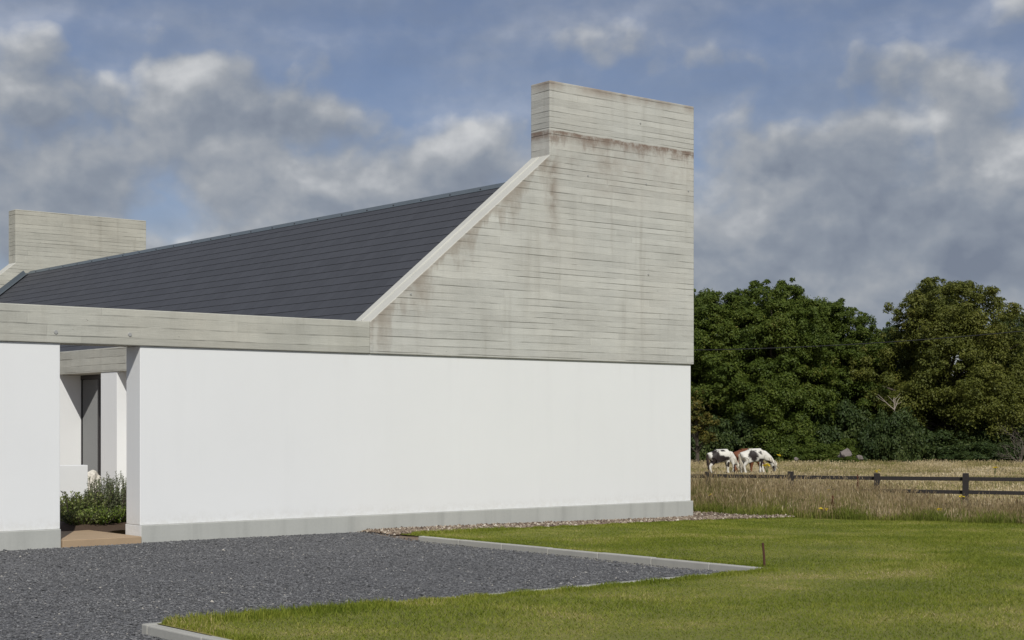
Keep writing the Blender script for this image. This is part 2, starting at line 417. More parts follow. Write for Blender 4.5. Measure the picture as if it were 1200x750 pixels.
def kerb(name, x0, x1, y0, y1, z0, z1, along):
    bm = bmesh.new(); L = (x1-x0) if along == 'x' else (y1-y0); n = max(1, round(L/0.915)); st = L/n
    for k in range(n):
        a, b = k*st + 0.0025, (k+1)*st - 0.0025; dz = random.uniform(-0.004, 0.004)
        if along == 'x': add_box(bm, x0+a, x0+b, y0, y1, z0, z1+dz)
        else: add_box(bm, x0, x1, y0+a, y0+b, z0, z1+dz)
    o = link(name, bm_mesh(name, bm), M['kerb']); bevel(o, 0.012); tag(o, kind='structure'); return o
kerb('kerb', -7.34, -7.235, -8.32, -1.46, -0.25, 0.0, 'y')
kerb('kerb', -15.12, -7.345, -8.32, -8.215, -0.25, -0.004, 'x')
kerb('kerb', -15.12, -15.015, -26.0, -8.325, -0.25, -0.004, 'y')

box('threshold_paving', (-12.235, -11.075, -0.03, 1.9, -0.2, 0.085), M['paving'], None, 0.01)['kind'] = 'structure'
box('courtyard_paving', (-19.5, -7.2, 1.91, 22.1, -0.2, 0.06), M['court'], None, 0)['kind'] = 'structure'
# planting bed
bx = np.arange(-11.95, -8.9, 0.12); by = np.arange(1.55, 4.95, 0.12)
def soil_z(x, y):
    e = np.minimum(np.minimum(x+11.95, -9.0-x), np.minimum(y-1.55, 4.85-y))
    return 0.055 + 0.11*sstep(0, 0.35, e) + 0.02*np.sin(x*9)*np.sin(y*11)
grid_sheet('planting_bed_soil', bx, by, soil_z, M['soil'])

# ------------------------------------------------------------------ house
house = empty('house')
tag(house, 'low white house with board-marked concrete gables and a slate roof', 'house')

def gable(name, y0, y1, ztop, mat, parent, label, zf=2.755, xl=-3.5, zs=6.251, xf=-7.195):
    prof = [(xf, zf), (0.03, zf), (0.03, ztop), (xl, ztop), (xl, zs), (xf, 3.257)]
    bm = bmesh.new()
    ring = [[bm.verts.new((x, y, z)) for x, z in prof] for y in (y0, y1)]
    bm.faces.new(ring[0][::-1]); bm.faces.new(ring[1])
    n = len(prof); faces = []
    for i in range(n):
        faces.append(bm.faces.new((ring[0][i], ring[0][(i+1) % n], ring[1][(i+1) % n], ring[1][i])))
    faces[4].material_index = 1  # raking top face: no board marks, painted paler as if lit
    o = link(name, bm_mesh(name, bm), [mat, M['lit_rake_top']], parent); bevel(o, 0.014, 2)
    o['label'] = label
    return o
g1 = gable('gable_wall', 0.0, 0.5, 7.527, M['gable'], house, 'near stained concrete gable rising to a flat-topped tower')
g2 = gable('gable_wall', 22.2, 22.7, 7.62, M['far'], house, 'far concrete gable beyond the slate roof', 2.755, -3.92, 6.13, -7.46)
# casting seam along the raking top of the near gable
bm = bmesh.new()
tube(bm, [(-7.17, 0.27, 3.282), (-5.3, 0.275, 4.797), (-3.52, 0.27, 6.24)], [0.012, 0.014, 0.011], 6)
link('casting_seam', bm_mesh('casting_seam', bm), M['lit_rake_top'], g1)

def plug(x, z, parent, y=-0.004, r=0.032):
    bm = bmesh.new()
    bmesh.ops.create_cone(bm, cap_ends=True, segments=14, radius1=r, radius2=r*0.85, depth=0.012,
                          matrix=Matrix.Translation((x, y, z)) @ Matrix.Rotation(math.pi/2, 4, 'X'))
    return link('tie_hole_plug', bm_mesh('tie_hole_plug', bm), M['plug'], parent)
for x, z in ((-1.35, 7.05), (-2.62, 5.98), (-1.2, 5.97), (-0.12, 5.95), (-6.42, 3.72), (-1.15, 4.35)):
    plug(x, z, g1, r=0.018)

# concrete beam over the screen wall
bm = bmesh.new(); add_box(bm, -20.0, -7.2, 0.0, 0.5, 2.755, 3.258)
beam = link('beam', bm_mesh('beam', bm), M['beam'], house); bevel(beam, 0.012)
beam['label'] = 'front concrete beam over the white screen wall'
for x, z in ((-12.32, 2.90), (-11.24, 2.905)): plug(x, z, beam, r=0.03)

def wall_with_plinth(x0, x1, label):
    w = box('wall', (x0, x1 - 0.0, 0.034, 0.466, 0.235, 2.752), M['white'], house, 0.008); w['label'] = label
    bm = bmesh.new(); fs = add_box(bm, x0, x1, 0.0, 0.5, -0.4, 0.235)
    fs[5].material_index = 1; fs[3].material_index = 0
    p = link('plinth', bm_mesh('plinth', bm), [M['plinth'], M['white']], house); bevel(p, 0.01)
    return w, p
w1, p1 = wall_with_plinth(-11.07, -0.022, 'long white rendered wall under the gable')
for v in p1.data.vertices:
    if v.co.x > -1: v.co.x = 0.012
w2, p2 = wall_with_plinth(-20.0, -12.245, 'short white rendered wall left of the opening')

# back screen wall of the courtyard
bm = bmesh.new(); add_box(bm, -20.0, -7.465, 22.2, 22.7, 2.755, 3.258)
bb = link('beam', bm_mesh('beam', bm), M['beam'], house); bb['label'] = 'back concrete beam beyond the courtyard'
box('wall', (-20.0, -0.02, 22.24, 22.66, -0.3, 2.752), M['white'], house, 0)['label'] = 'back white wall beyond the courtyard'
box('wall', (-20.0, -19.6, 0.51, 22.19, -0.3, 3.0), M['white'], house, 0)['label'] = 'west white wall of the courtyard'
box('wall', (-0.42, -0.03, 0.51, 22.19, -0.4, 2.9), M['white'], house, 0)['label'] = 'east white wall beneath the eaves'
# courtyard side of the wing
cb = box('beam', (-7.195, -6.6, 0.51, 22.19, 2.70, 3.19), M['beam'], house, 0.012); cb['label'] = 'concrete eaves beam seen through the opening'
box('pier', (-7.18, -6.5, 8.96, 9.705, -0.2, 2.698), M['white'], house, 0.008)
box('pier', (-7.18, -6.5, 11.764, 12.6, -0.2, 2.698), M['white'], house, 0.008)
box('wall', (-6.68, -6.4, 0.51, 8.955, -0.2, 2.697), M['white'], house, 0)['label'] = 'recessed white wall beside the window'
box('wall', (-6.68, -6.4, 12.61, 22.19, -0.2, 2.697), M['white'], house, 0)['label'] = 'recessed white wall beyond the window'
win = empty('window'); win.parent = house
bm = bmesh.new()
for d in ((-6.70, -6.62, 9.71, 9.77, 0.06, 2.69), (-6.68, -6.62, 11.74, 11.76, 0.06, 2.69), (-6.70, -6.62, 9.772, 11.738, 2.60, 2.69),
          (-6.70, -6.62, 9.772, 11.738, 0.06, 0.30), (-6.72, -6.62, 10.76, 10.85, 0.302, 2.598)):
    add_box(bm, *d)
link('frame', bm_mesh('frame', bm), M['frame'], win)
bm = bmesh.new(); add_box(bm, -6.665, -6.645, 9.775, 10.755, 0.305, 2.595); add_box(bm, -6.665, -6.645, 10.855, 11.735, 0.305, 2.595)
link('pane', bm_mesh('pane', bm), M['glass'], win)

# roof: every slate a thin plate, laid in courses
TH = math.atan(0.8104)
RZ, RX = 5.885, -3.5
def slates(side):
    dirx = -math.cos(TH) if side < 0 else math.cos(TH); dz = -math.sin(TH)
    nx_, nz_ = (-math.sin(TH), math.cos(TH)) if side < 0 else (math.sin(TH), math.cos(TH))
    V = []; F = []; gauge, wdt, length, th = 0.25, 0.30, 0.33, 0.009
    L = 4.5 if side < 0 else 4.65
    ncourse = int(L/gauge)
    r = random.Random(5)
    for c in range(ncourse):
        s1 = 0.05 + (c+1)*gauge; s0 = s1 - length
        off = (c % 2)*wdt/2
        y = 0.505 - off
        while y < 22.19:
            ya, yb = max(0.505, y+0.0030), min(22.19, y+wdt-0.0030)
            if yb - ya > 0.03:
                j = r.uniform(-0.0015, 0.0015); b = len(V); lift = 0.0
                for (s, h) in ((max(s0, 0), 0.003), (s1+j, 0.012+lift)):
                    for yy in (ya, yb):
                        for t_ in (0, th):
                            V.append((RX+dirx*s+nx_*(h+t_), yy, RZ+dz*s+nz_*(h+t_)))
                # 0 s0ya b,1 s0ya t,2 s0yb b,3 s0yb t,4 s1ya b,5 s1ya t,6 s1yb b,7 s1yb t
                for q in ((1,3,7,5), (0,4,6,2), (4,5,7,6), (0,1,5,4), (2,6,7,3), (0,2,3,1)):
                    F.append([b+i for i in q])
            y += wdt
    me = mesh_np('slates', np.array(V), [np.array(F)], [1 if i % 6 == 2 else 0 for i in range(len(F))])
    bm = bmesh.new(); bm.from_mesh(me); bmesh.ops.recalc_face_normals(bm, faces=bm.faces); bm.to_mesh(me); bm.free()
    return me
# roof deck under the slates
bm = bmesh.new()
pr = [(-7.15, 2.93), (-3.5, RZ-0.005), (0.10, 2.98), (0.10, 2.90), (-3.5, RZ-0.12), (-7.15, 2.85)]
ring = [[bm.verts.new((x, y, z)) for x, z in pr] for y in (0.503, 22.197)]
for i in range(6): bm.faces.new((ring[0][i], ring[0][(i+1) % 6], ring[1][(i+1) % 6], ring[1][i]))
bm.faces.new(ring[0]); bm.faces.new(ring[1])
roof = link('roof', bm_mesh('roof', bm), M['frame'], house)
sl = link('slates', slates(-1), [M['slate'], M['slate_edge']], roof); sl['label'] = 'slates on the courtyard slope'
link('slates', slates(1), [M['slate'], M['slate_edge']], roof)
# folded metal ridge with cover clips
bm = bmesh.new()
for s in (-1, 1):
    a = [(-3.5, 0.51), (-3.5, 22.18)]
    q = [bm.verts.new((RX, 0.51, RZ+0.040)), bm.verts.new((RX, 22.18, RZ+0.040)),
         bm.verts.new((RX+s*0.115, 22.18, RZ-0.060)), bm.verts.new((RX+s*0.115, 0.51, RZ-0.060))]
    bm.faces.new(q if s > 0 else q[::-1])
rc = link('ridge_cap', bm_mesh('ridge_cap', bm), M['lead'], roof)
sd = rc.modifiers.new('thick', 'SOLIDIFY'); sd.thickness = 0.008
bm = bmesh.new()
bmesh.ops.create_cone(bm, cap_ends=True, segments=8, radius1=0.016, radius2=0.011, depth=0.022, matrix=Matrix.Rotation(-math.radians(45), 4, 'Y'))
fix = bm_mesh('ridge_fixing', bm); fix.materials.append(M['frame']); y = 0.9
while y < 22:
    o = bpy.data.objects.new('ridge_fixing', fix); COL.objects.link(o); o.parent = roof; o.location = (RX-0.085, y, RZ-0.025); y += 0.9
# lead flashing where slates meet the far gable
bm = bmesh.new()
n_ = (-math.sin(TH), math.cos(TH))
pts = [(-3.6, RZ-0.081), (-7.15, RZ-0.081-0.8104*3.55)]
lo = [bm.verts.new((x+n_[0]*0.05, 22.02, z+n_[1]*0.05)) for x, z in pts]; mi = [bm.verts.new((x+n_[0]*0.055, 22.185, z+n_[1]*0.055)) for x, z in pts]
hi = [bm.verts.new((x+n_[0]*0.16, 22.185, z+n_[1]*0.16)) for x, z in pts]
bm.faces.new((lo[0], lo[1], mi[1], mi[0])); bm.faces.new((mi[0], mi[1], hi[1], hi[0]))
fl = link('flashing', bm_mesh('flashing', bm), M['lead'], roof)
fl.modifiers.new('thick', 'SOLIDIFY').thickness = 0.004

# low courtyard wall and the white rock beyond it
gw = box('garden_wall', (-11.3, -9.592, 5.0, 5.2, -0.2, 0.955), M['white'], None, 0.008)
tag(gw, 'low white rendered wall behind the shrubs in the opening', 'wall')

def rock(name, loc, r, seed, mat, sub=4, amp=0.35, scale=(1, 1, 1)):
    bm = bmesh.new(); bmesh.ops.create_icosphere(bm, subdivisions=sub, radius=1)
    for v in bm.verts:
        p = v.co.copy(); d = mnoise.noise(p*1.3+Vector((seed, 0, 0)))*amp + mnoise.noise(p*3.7+Vector((0, seed, 0)))*amp*0.35
        d += mnoise.noise(p*9+Vector((0, seed, 2)))*amp*0.10
        v.co = Vector((p.x*scale[0], p.y*scale[1], p.z*scale[2]))*(1+d)*r
    zmin = min(v.co.z for v in bm.verts)
    for v in bm.verts: v.co.z -= zmin + 0.06*r
    o = link(name, bm_mesh(name, bm), mat); o.location = loc
    return o
b1 = rock('boulder', (-7.10, 10.32, 0.06), 0.29, 3.0, M['boulder'], scale=(0.95, 0.75, 1.05))
tag(b1, 'pale upright rock standing by the dark window', 'rock')

# ------------------------------------------------------------------ blades and stones
def blade_arrays(P, h, w, lean, seg=1, az=None):
    n = len(P); az = rng.uniform(0, 2*np.pi, n) if az is None else az
    la = rng.uniform(0, 2*np.pi, n)
    d = np.stack([np.cos(az), np.sin(az), np.zeros(n)], 1)*(w/2)[:, None]
    L = np.stack([np.cos(la)*lean, np.sin(la)*lean, np.zeros(n)], 1)*h[:, None]
    up = np.zeros((n, 3)); up[:, 2] = h
    if seg == 1:
        V = np.stack([P-d, P+d, P+up+L], 1).reshape(-1, 3)
        return V, [np.arange(n*3).reshape(n, 3)], P+up+L
    mid = P + up*0.55 + L*0.3
    tip = P + up*(1-0.15*lean[:, None]) + L
    V = np.stack([P-d, P+d, mid-d*0.8, mid+d*0.8, tip], 1).reshape(-1, 3)
    b = (np.arange(n)*5)[:, None]
    return V, [b+np.array([[0, 1, 3, 2]]), b+np.array([[2, 3, 4]])], tip

def join(parts):
    V = []; Fs = {}; off = 0; mi = {}
    for v, fs, m in parts:
        for f in fs:
            k = f.shape[1]; Fs.setdefault(k, []).append(f+off); mi.setdefault(k, []).append(np.full(len(f), m))
        V.append(v); off += len(v)
    ks = sorted(Fs)
    return np.concatenate(V), [np.concatenate(Fs[k]) for k in ks], np.concatenate([np.concatenate(mi[k]) for k in ks])

def rhombs(C, axis, side, ln, wd):
    """flat diamond leaves"""
    a = axis*ln[:, None]/2; s = side*wd[:, None]/2
    V = np.stack([C-a, C+s, C+a, C-s], 1).reshape(-1, 3)
    return V, [np.arange(len(C)*4).reshape(-1, 4)]

def unit(v): return v/np.maximum(np.linalg.norm(v, axis=-1, keepdims=True), 1e-6)

CAM = np.array([-21.078, -20.311, 1.668])
FW = np.array([math.cos(math.radians(50.5)), math.sin(math.radians(50.5))]); RT = np.array([FW[1], -FW[0]])
def in_view(x, y, margin=1.5):
    dx, dy = x-CAM[0], y-CAM[1]
    d = dx*FW[0]+dy*FW[1]; l = dx*RT[0]+dy*RT[1]
    return (d > 8) & (np.abs(l) < d*0.3256+margin)

# mown grass
n = 1000000
x = rng.uniform(-15.0, 4.6, n); y = rng.uniform(-19.6, -0.75, n)
k = in_lawn(x, y) & in_view(x, y, 5.0); x, y = x[k], y[k]
dens = 0.5+0.5*np.clip(1.6*np.sin(x*1.7+2*np.sin(y*0.6))*np.sin(y*1.9+x*0.4), -0.6, 1)
k = rng.uniform(0, 1, len(x)) < 0.6+0.4*dens; x, y = x[k], y[k]
P = np.stack([x, y, lawn_z(x, y)], 1)
h = rng.uniform(0.012, 0.034, len(x))*(0.8+0.4*np.sin(x*0.9)*np.sin(y*1.3+1))
w = rng.uniform(0.006, 0.010, len(x))
V1, F1, _ = blade_arrays(P, h, w, rng.uniform(0.3, 1.5, len(x)))
# longer uncut blades along the kerbs and the pebble edge
ed = []
def edge_line(x0, y0, x1, y1, n, spread, hh):
    t_ = rng.uniform(0, 1, n); s_ = np.abs(rng.normal(0, spread, n))
    ex, ey = x0+(x1-x0)*t_, y0+(y1-y0)*t_
    nx_, ny_ = (y1-y0), -(x1-x0); l_ = math.hypot(nx_, ny_)
    ex += nx_/l_*s_; ey += ny_/l_*s_
    ed.append(np.stack([ex, ey, lawn_z(ex, ey), rng.uniform(hh[0], hh[1], n)*(0.6+0.4*np.sin(t_*40)**2)], 1))
edge_line(-7.3, -8.335, -15.0, -8.335, 9000, 0.06, (0.03, 0.085)) if False else None
edge_line(-15.0, -8.33, -7.4, -8.33, 9000, 0.10, (0.025, 0.065))
edge_line(-14.98, -8.33, -12.8, -8.33, 3000, 0.20, (0.04, 0.11))
edge_line(-15.0, -14.0, -15.0, -8.33, 4000, -0.08 if False else 0.08, (0.03, 0.08))
edge_line(-7.22, -8.2, -7.22, -1.5, 4000, 0.04, (0.025, 0.06))
edge_line(-7.15, -1.0, -5.2, -0.82, 2500, 0.08, (0.03, 0.085))
edge_line(-7.0, -0.81, 0.0, -0.95, 7000, 0.05, (0.02, 0.055))
edge_line(0.0, -0.95, 1.4, -1.1, 1500, 0.05, (0.02, 0.055))
E_ = np.concatenate(ed)
V2, F2, _ = blade_arrays(E_[:, :3], E_[:, 3], rng.uniform(0.005, 0.009, len(E_)), rng.uniform(0.1, 0.7, len(E_)), 2)
V, F, mi = join([(V1, F1, 0), (V2, F2, 0)])
tag(link('lawn_grass', mesh_np('lawn_grass', V, F), M['blade']), 'short olive green mown grass beside the gravel drive', 'grass', kind='stuff')

# stones
OCT = np.array([(1,0,0),(-1,0,0),(0,1,0),(0,-1,0),(0,0,1),(0,0,-1)], float)
OCF = np.array([(0,2,4),(2,1,4),(1,3,4),(3,0,4),(2,0,5),(1,2,5),(3,1,5),(0,3,5)])
def stones(x, y, z, r, flat=0.6):
    n = len(x); D = OCT[None]*rng.uniform(0.65, 1.25, (n, 6, 1)) + rng.uniform(-0.35, 0.35, (n, 6, 3))
    D *= r[:, None, None]*np.array([1, 1, flat])
    a = rng.uniform(0, 6.283, n); c, s = np.cos(a), np.sin(a)
    X = D[..., 0]*c[:, None]-D[..., 1]*s[:, None]; Y = D[..., 0]*s[:, None]+D[..., 1]*c[:, None]
    V = np.stack([X+x[:, None], Y+y[:, None], D[..., 2]+z[:, None]], -1).reshape(-1, 3)
    F = (np.arange(n)*6)[:, None, None]+OCF[None]
    return V, [F.reshape(-1, 3)]
n = 290000
x = rng.uniform(-24, -7.36, n); y = rng.uniform(-15, -0.01, n)
k = in_view(x, y, 3.5) & ~((y < -8.2) & (x > -15.13)); x, y = x[k], y[k]
patchy = 0.62+0.38*np.sin(x*0.9+1.5*np.sin(y*0.8))*np.sin(y*1.4-x*0.3)
k = rng.uniform(0, 1, len(x)) < patchy+0.2; x, y = x[k], y[k]
r = 0.0075+0.009*rng.random(len(x))**2.0
r = np.where(rng.random(len(x)) < 0.010, r*1.9, r)
V, F = stones(x, y, drive_z(x, y)+r*0.25, r)
tag(link('driveway_gravel', mesh_np('driveway_gravel', V, F), M['stone']), 'loose dark grey crushed stone covering the drive', 'gravel', kind='stuff')
n = 26000
x = np.concatenate([rng.uniform(-7.35, 1.5, n), rng.uniform(0.06, 1.0, 3000)]); y = np.concatenate([rng.uniform(-1.3, -0.01, n), rng.uniform(0, 6, 3000)])
x[:n] = np.where((rng.random(n) < 0.06) & (x[:n] < -6.5), x[:n]-rng.random(n)*0.5, x[:n])
k = (y > -0.86-0.28*sstep(-1.5, 1.5, x)) & ((x > -7.35-0.9*0) | (y > -0.35)); x, y = x[k], y[k]
r = 0.012+0.026*rng.random(len(x))**1.6
V, F = stones(x, y, np.where(y > 0, -0.075, pebble_z(x, y))+r*0.5+0.012, r, 0.75)
tag(link('border_pebbles', mesh_np('border_pebbles', V, F), M['pebble']), 'brown and cream pebbles along the foot of the white wall', 'pebbles', kind='stuff')

# rough meadow between lawn and fence
def meadow(n, x0, x1, y0, y1, hlo, hhi, mats, name, label, wmul=1.0, head=0.6, green=0.3, margin=5.0, sel=None, hsc=None):
    x = rng.uniform(x0, x1, n); y = rng.uniform(y0, y1, n)
    k = in_view(x, y, margin)
    if sel is not None: k &= sel(x, y)
    x, y = x[k], y[k]; n = len(x)
    z = meadow_z(x, y)
    P = np.stack([x, y, z-0.02], 1)
    cl = 0.5+0.35*np.sin(x*1.3+2*np.sin(y*0.9))*np.sin(y*1.1+0.7*x)+0.15*np.sin(x*4.1+y*3.3)*np.sin(y*5.2-x*2.1)
    h = rng.uniform(hlo, hhi, n)*(0.66+0.55*cl)
    if hsc is not None: h *= hsc(x, y)
    w = rng.uniform(0.005, 0.010, n)*wmul
    isg = rng.random(n) < green*(0.5+cl)
    hg = h*np.where(isg, 0.62, 1.0)
    V1, F1, tip = blade_arrays(P, hg, np.where(isg, w*1.7, w), rng.uniform(0.03, 0.35, n)*np.where(isg, 1.8, 1.0), 2)
    mi_g = isg.astype(int)*2
    parts = []
    V, F = V1, F1
    mi = np.concatenate([mi_g, mi_g])
    hd = (~isg) & (rng.random(n) < head); T_ = tip[hd]; m = len(T_)
    ax = unit(np.stack([rng.normal(0, .25, m), rng.normal(0, .25, m), np.ones(m)], 1))
    sd = unit(np.stack([rng.normal(0, 1, m), rng.normal(0, 1, m), np.zeros(m)], 1))
    Vh, Fh = rhombs(T_, ax, sd, rng.uniform(0.04, 0.13, m), rng.uniform(0.010, 0.024, m)*wmul)
    Fq = np.concatenate([F[0], Fh[0]+len(V)])
    me = mesh_np(name, np.concatenate([V, Vh]), [Fq, F[1]], np.concatenate([mi_g, np.full(m, 1), mi_g]))
    o = link(name, me, mats); tag(o, label, 'grass', kind='stuff'); return o
gm = [M['drygrass'], M['seed'], M['greengrass']]
meadow(270000, 0.9, 11.5, -14.0, 11.0, 0.40, 0.92, gm, 'meadow_grass', 'tall dry brown meadow grass between lawn and fence', 0.85, 0.72, 0.55,
       sel=lambda x, y: (x > edge_x(y)+0.10+0.25*np.sin(y*3.1)*np.sin(y*1.3)) & (x-edge_x(y) < 8.5),
       hsc=lambda x, y: (0.42+0.58*sstep(0.1, 1.8, x-edge_x(y)))*(0.58+0.42*sstep(-4.3, -1.2, y-0.62*(x-2.0))))
# green fringe at the lawn edge
n = 26000
yy = rng.uniform(-14, 10, n); xx = edge_x(yy)+np.abs(rng.normal(0, 0.38, n))+0.02+0.15*np.sin(yy*3.1)
k = in_view(xx, yy, 5.0); xx, yy = xx[k], yy[k]
P = np.stack([xx, yy, meadow_z(xx, yy)-0.01], 1)
V, F, _ = blade_arrays(P, rng.uniform(0.05, 0.30, len(xx))*(0.55+0.6*np.sin(yy*2.3)**2), rng.uniform(0.006, 0.013, len(xx)), rng.uniform(0.1, 0.7, len(xx)), 2)
tag(link('fringe_grass', mesh_np('fringe_grass', V, F), M['greengrass']), 'green uncut grass fringe where the lawn meets the meadow', 'grass', kind='stuff')
meadow(330000, 9.0, 76.0, -12.0, 60.0, 0.12, 0.34, [M['fieldgrass'], M['fieldgrass'], M['greengrass']], 'field_grass', 'pale straw coloured grass field beyond the fence', 2.6, 0.5, 0.10,
       margin=7.0, sel=lambda x, y: (x-edge_x(y) > 8.3) & ((x-CAM[0])*FW[0]+(y-CAM[1])*FW[1] < 106),
       hsc=lambda x, y: 1.0-0.45*sstep(52, 70, (x-CAM[0])*FW[0]+(y-CAM[1])*FW[1])*(1-sstep(86, 96, (x-CAM[0])*FW[0]+(y-CAM[1])*FW[1])))

# ------------------------------------------------------------------ fence
fence = empty('fence', (5.869, 5.159, -0.45))
tag(fence, 'dark stained post and rail fence across the meadow', 'fence')
f0 = np.array([5.869, 5.159]); fd = np.array([8.9-5.869, 0.236-5.159])/3.0
fl_ = np.linalg.norm(fd); fang = math.atan2(fd[1], fd[0])
for i in range(-2, 8):
    p = f0+fd*i
    if i == 3: p = np.array([8.9, 0.236])
    zt = 0.55 + (0.01 if i % 2 else -0.012)
    gz = float(meadow_z(p[0], p[1]))
    bm = bmesh.new(); add_box(bm, -0.065, 0.065, -0.06, 0.06, gz-0.3+0.45, zt+0.45)
    o = bevel(link('post', bm_mesh('post', bm), M['fence'], fence), 0.008)
    o.location = (p[0]-f0[0], p[1]-f0[1], 0); o.rotation_euler = (random.uniform(-.012, .012), random.uniform(-.012, .012), fang+random.uniform(-.05, .05))
for i in range(-2, 7):
    a = f0+fd*i; mid = a+fd*0.5
    nrm = np.array([-math.sin(fang), math.cos(fang)])*0.085
    for zc in (0.437, 0.135, -0.165):
        bm = bmesh.new(); add_box(bm, -fl_/2+0.003, fl_/2-0.003, -0.02, 0.02, zc-0.042+0.45, zc+0.042+0.45)
        o = bevel(link('rail', bm_mesh('rail', bm), M['fence'], fence), 0.006)
        o.location = (mid[0]+nrm[0]-f0[0], mid[1]+nrm[1]-f0[1], random.uniform(-.012, .012))
        o.rotation_euler = (0, random.uniform(-.006, .006), fang)

# ------------------------------------------------------------------ rusty stake
st = empty('stake', (-7.18, -8.06, -0.02))
tag(st, 'thin rusty steel stake standing at the end of the kerb', 'stake')
bm = bmesh.new(); tube(bm, [(0.012, 0.0, -0.1), (0.0, 0.0, 0.15), (-0.016, 0.005, 0.295)], [0.014, 0.014, 0.014], 8)
st_o = link('rod', bm_mesh('rod', bm), M['rust'], st)

# ------------------------------------------------------------------ horses
def horse_mesh(name, patches, base, dark, head, legs=None):
    J = {}; E = []
    def jn(k, x, y, z, r, r2=None): J[k] = ((x, y, z), r, r2 or r)
    jn('barrel', 0.06, 0, 0.91, 0.34, 0.385); jn('loin', -0.22, 0, 0.94, 0.32, 0.345); jn('croup', -0.48, 0, 0.985, 0.29, 0.345)
    jn('rump', -0.66, 0, 0.93, 0.19); jn('shoulder', 0.36, 0, 0.96, 0.27, 0.37)
    hs = head
    jn('nb', 0.56, 0, 0.95, 0.20, 0.27); jn('nm', *hs[0], 0.145, 0.205); jn('poll', *hs[1], 0.11, 0.135)
    jn('face', *hs[2], 0.088, 0.108); jn('muz', *hs[3], 0.068, 0.072)
    E += [('barrel', 'loin'), ('loin', 'croup'), ('croup', 'rump'), ('barrel', 'shoulder'), ('shoulder', 'nb'), ('nb', 'nm'), ('nm', 'poll'), ('poll', 'face'), ('face', 'muz')]
    L = legs or {}
    for s, q in ((1, 'l'), (-1, 'r')):
        dh = L.get('h'+q, 0); df = L.get('f'+q, 0)
        jn('hip'+q, -0.47, s*0.13, 0.85, 0.18, 0.23); jn('sti'+q, -0.38+dh*0.4, s*0.15, 0.66, 0.125, 0.15); jn('hoc'+q, -0.62+dh*0.8, s*0.14, 0.42, 0.068, 0.08)
        jn('hf'+q, -0.57+dh, s*0.14, 0.15, 0.060); jn('hh'+q, -0.53+dh, s*0.14, 0.035, 0.075)
        E += [('croup', 'hip'+q), ('hip'+q, 'sti'+q), ('sti'+q, 'hoc'+q), ('hoc'+q, 'hf'+q), ('hf'+q, 'hh'+q)]
        jn('sh'+q, 0.40, s*0.13, 0.82, 0.115, 0.13); jn('elb'+q, 0.38+df*0.3, s*0.14, 0.60, 0.095, 0.105); jn('kn'+q, 0.41+df*0.7, s*0.135, 0.37, 0.068)
        jn('ff'+q, 0.41+df, s*0.13, 0.14, 0.058); jn('fh'+q, 0.45+df, s*0.13, 0.035, 0.074)
        E += [('shoulder', 'sh'+q), ('sh'+q, 'elb'+q), ('elb'+q, 'kn'+q), ('kn'+q, 'ff'+q), ('ff'+q, 'fh'+q)]
    # ears
    hx = Vector(hs[1]); fx = Vector(hs[2]); up = (hx-fx).normalized()
    for s, q in ((1, 'l'), (-1, 'r')):
        e = hx+up*0.10+Vector((0.05, s*0.06, 0)); jn('ear'+q, *e, 0.022); e2 = e+up*0.07; jn('eat'+q, *e2, 0.008)
        E += [('poll', 'ear'+q), ('ear'+q, 'eat'+q)]
    keys = list(J); idx = {k: i for i, k in enumerate(keys)}
    me = bpy.data.meshes.new('tmp'); me.from_pydata([J[k][0] for k in keys], [(idx[a], idx[b]) for a, b in E], [])
    o = bpy.data.objects.new('tmp', me); COL.objects.link(o)
    o.modifiers.new('s', 'SKIN'); sk = me.skin_vertices[0].data
    for i, k in enumerate(keys):
        sk[i].radius = (J[k][1], J[k][2]); sk[i].use_root = (k == 'barrel')
    ss_ = o.modifiers.new('sub', 'SUBSURF'); ss_.levels = 3; ss_.render_levels = 3
    dg = bpy.context.evaluated_depsgraph_get()
    ev = bpy.data.meshes.new_from_object(o.evaluated_get(dg)); ev.name = name
    bpy.data.objects.remove(o); bpy.data.meshes.remove(me)
    n = len(ev.vertices); co = np.zeros(n*3); ev.vertices.foreach_get('co', co); co = co.reshape(-1, 3)
    col = np.tile(np.array([*base, 1.0]), (n, 1))
    wob = np.array([mnoise.noise(Vector(c)*4.5)+0.5*mnoise.noise(Vector(c)*13.0) for c in co])*0.38
    for (px, pz, rx, rz, c) in patches:
        d = np.sqrt(((co[:, 0]-px)/rx)**2+((co[:, 2]-pz)/rz)**2)+wob
        f = 1-sstep(0.92, 1.06, d); col[:, :3] = col[:, :3]*(1-f[:, None])+np.array(c)*f[:, None]
    hoof = 1-sstep(0.05, 0.065, co[:, 2]); hoof *= (co[:, 0] < 0.75)
    col[:, :3] = col[:, :3]*(1-hoof[:, None])+np.array((0.10, 0.085, 0.07))*hoof[:, None]
    at = ev.color_attributes.new('coat', 'FLOAT_COLOR', 'POINT'); at.data.foreach_set('color', col.astype(np.float32).ravel())
    ev.polygons.foreach_set('use_smooth', np.ones(len(ev.polygons), dtype=bool))
    return ev

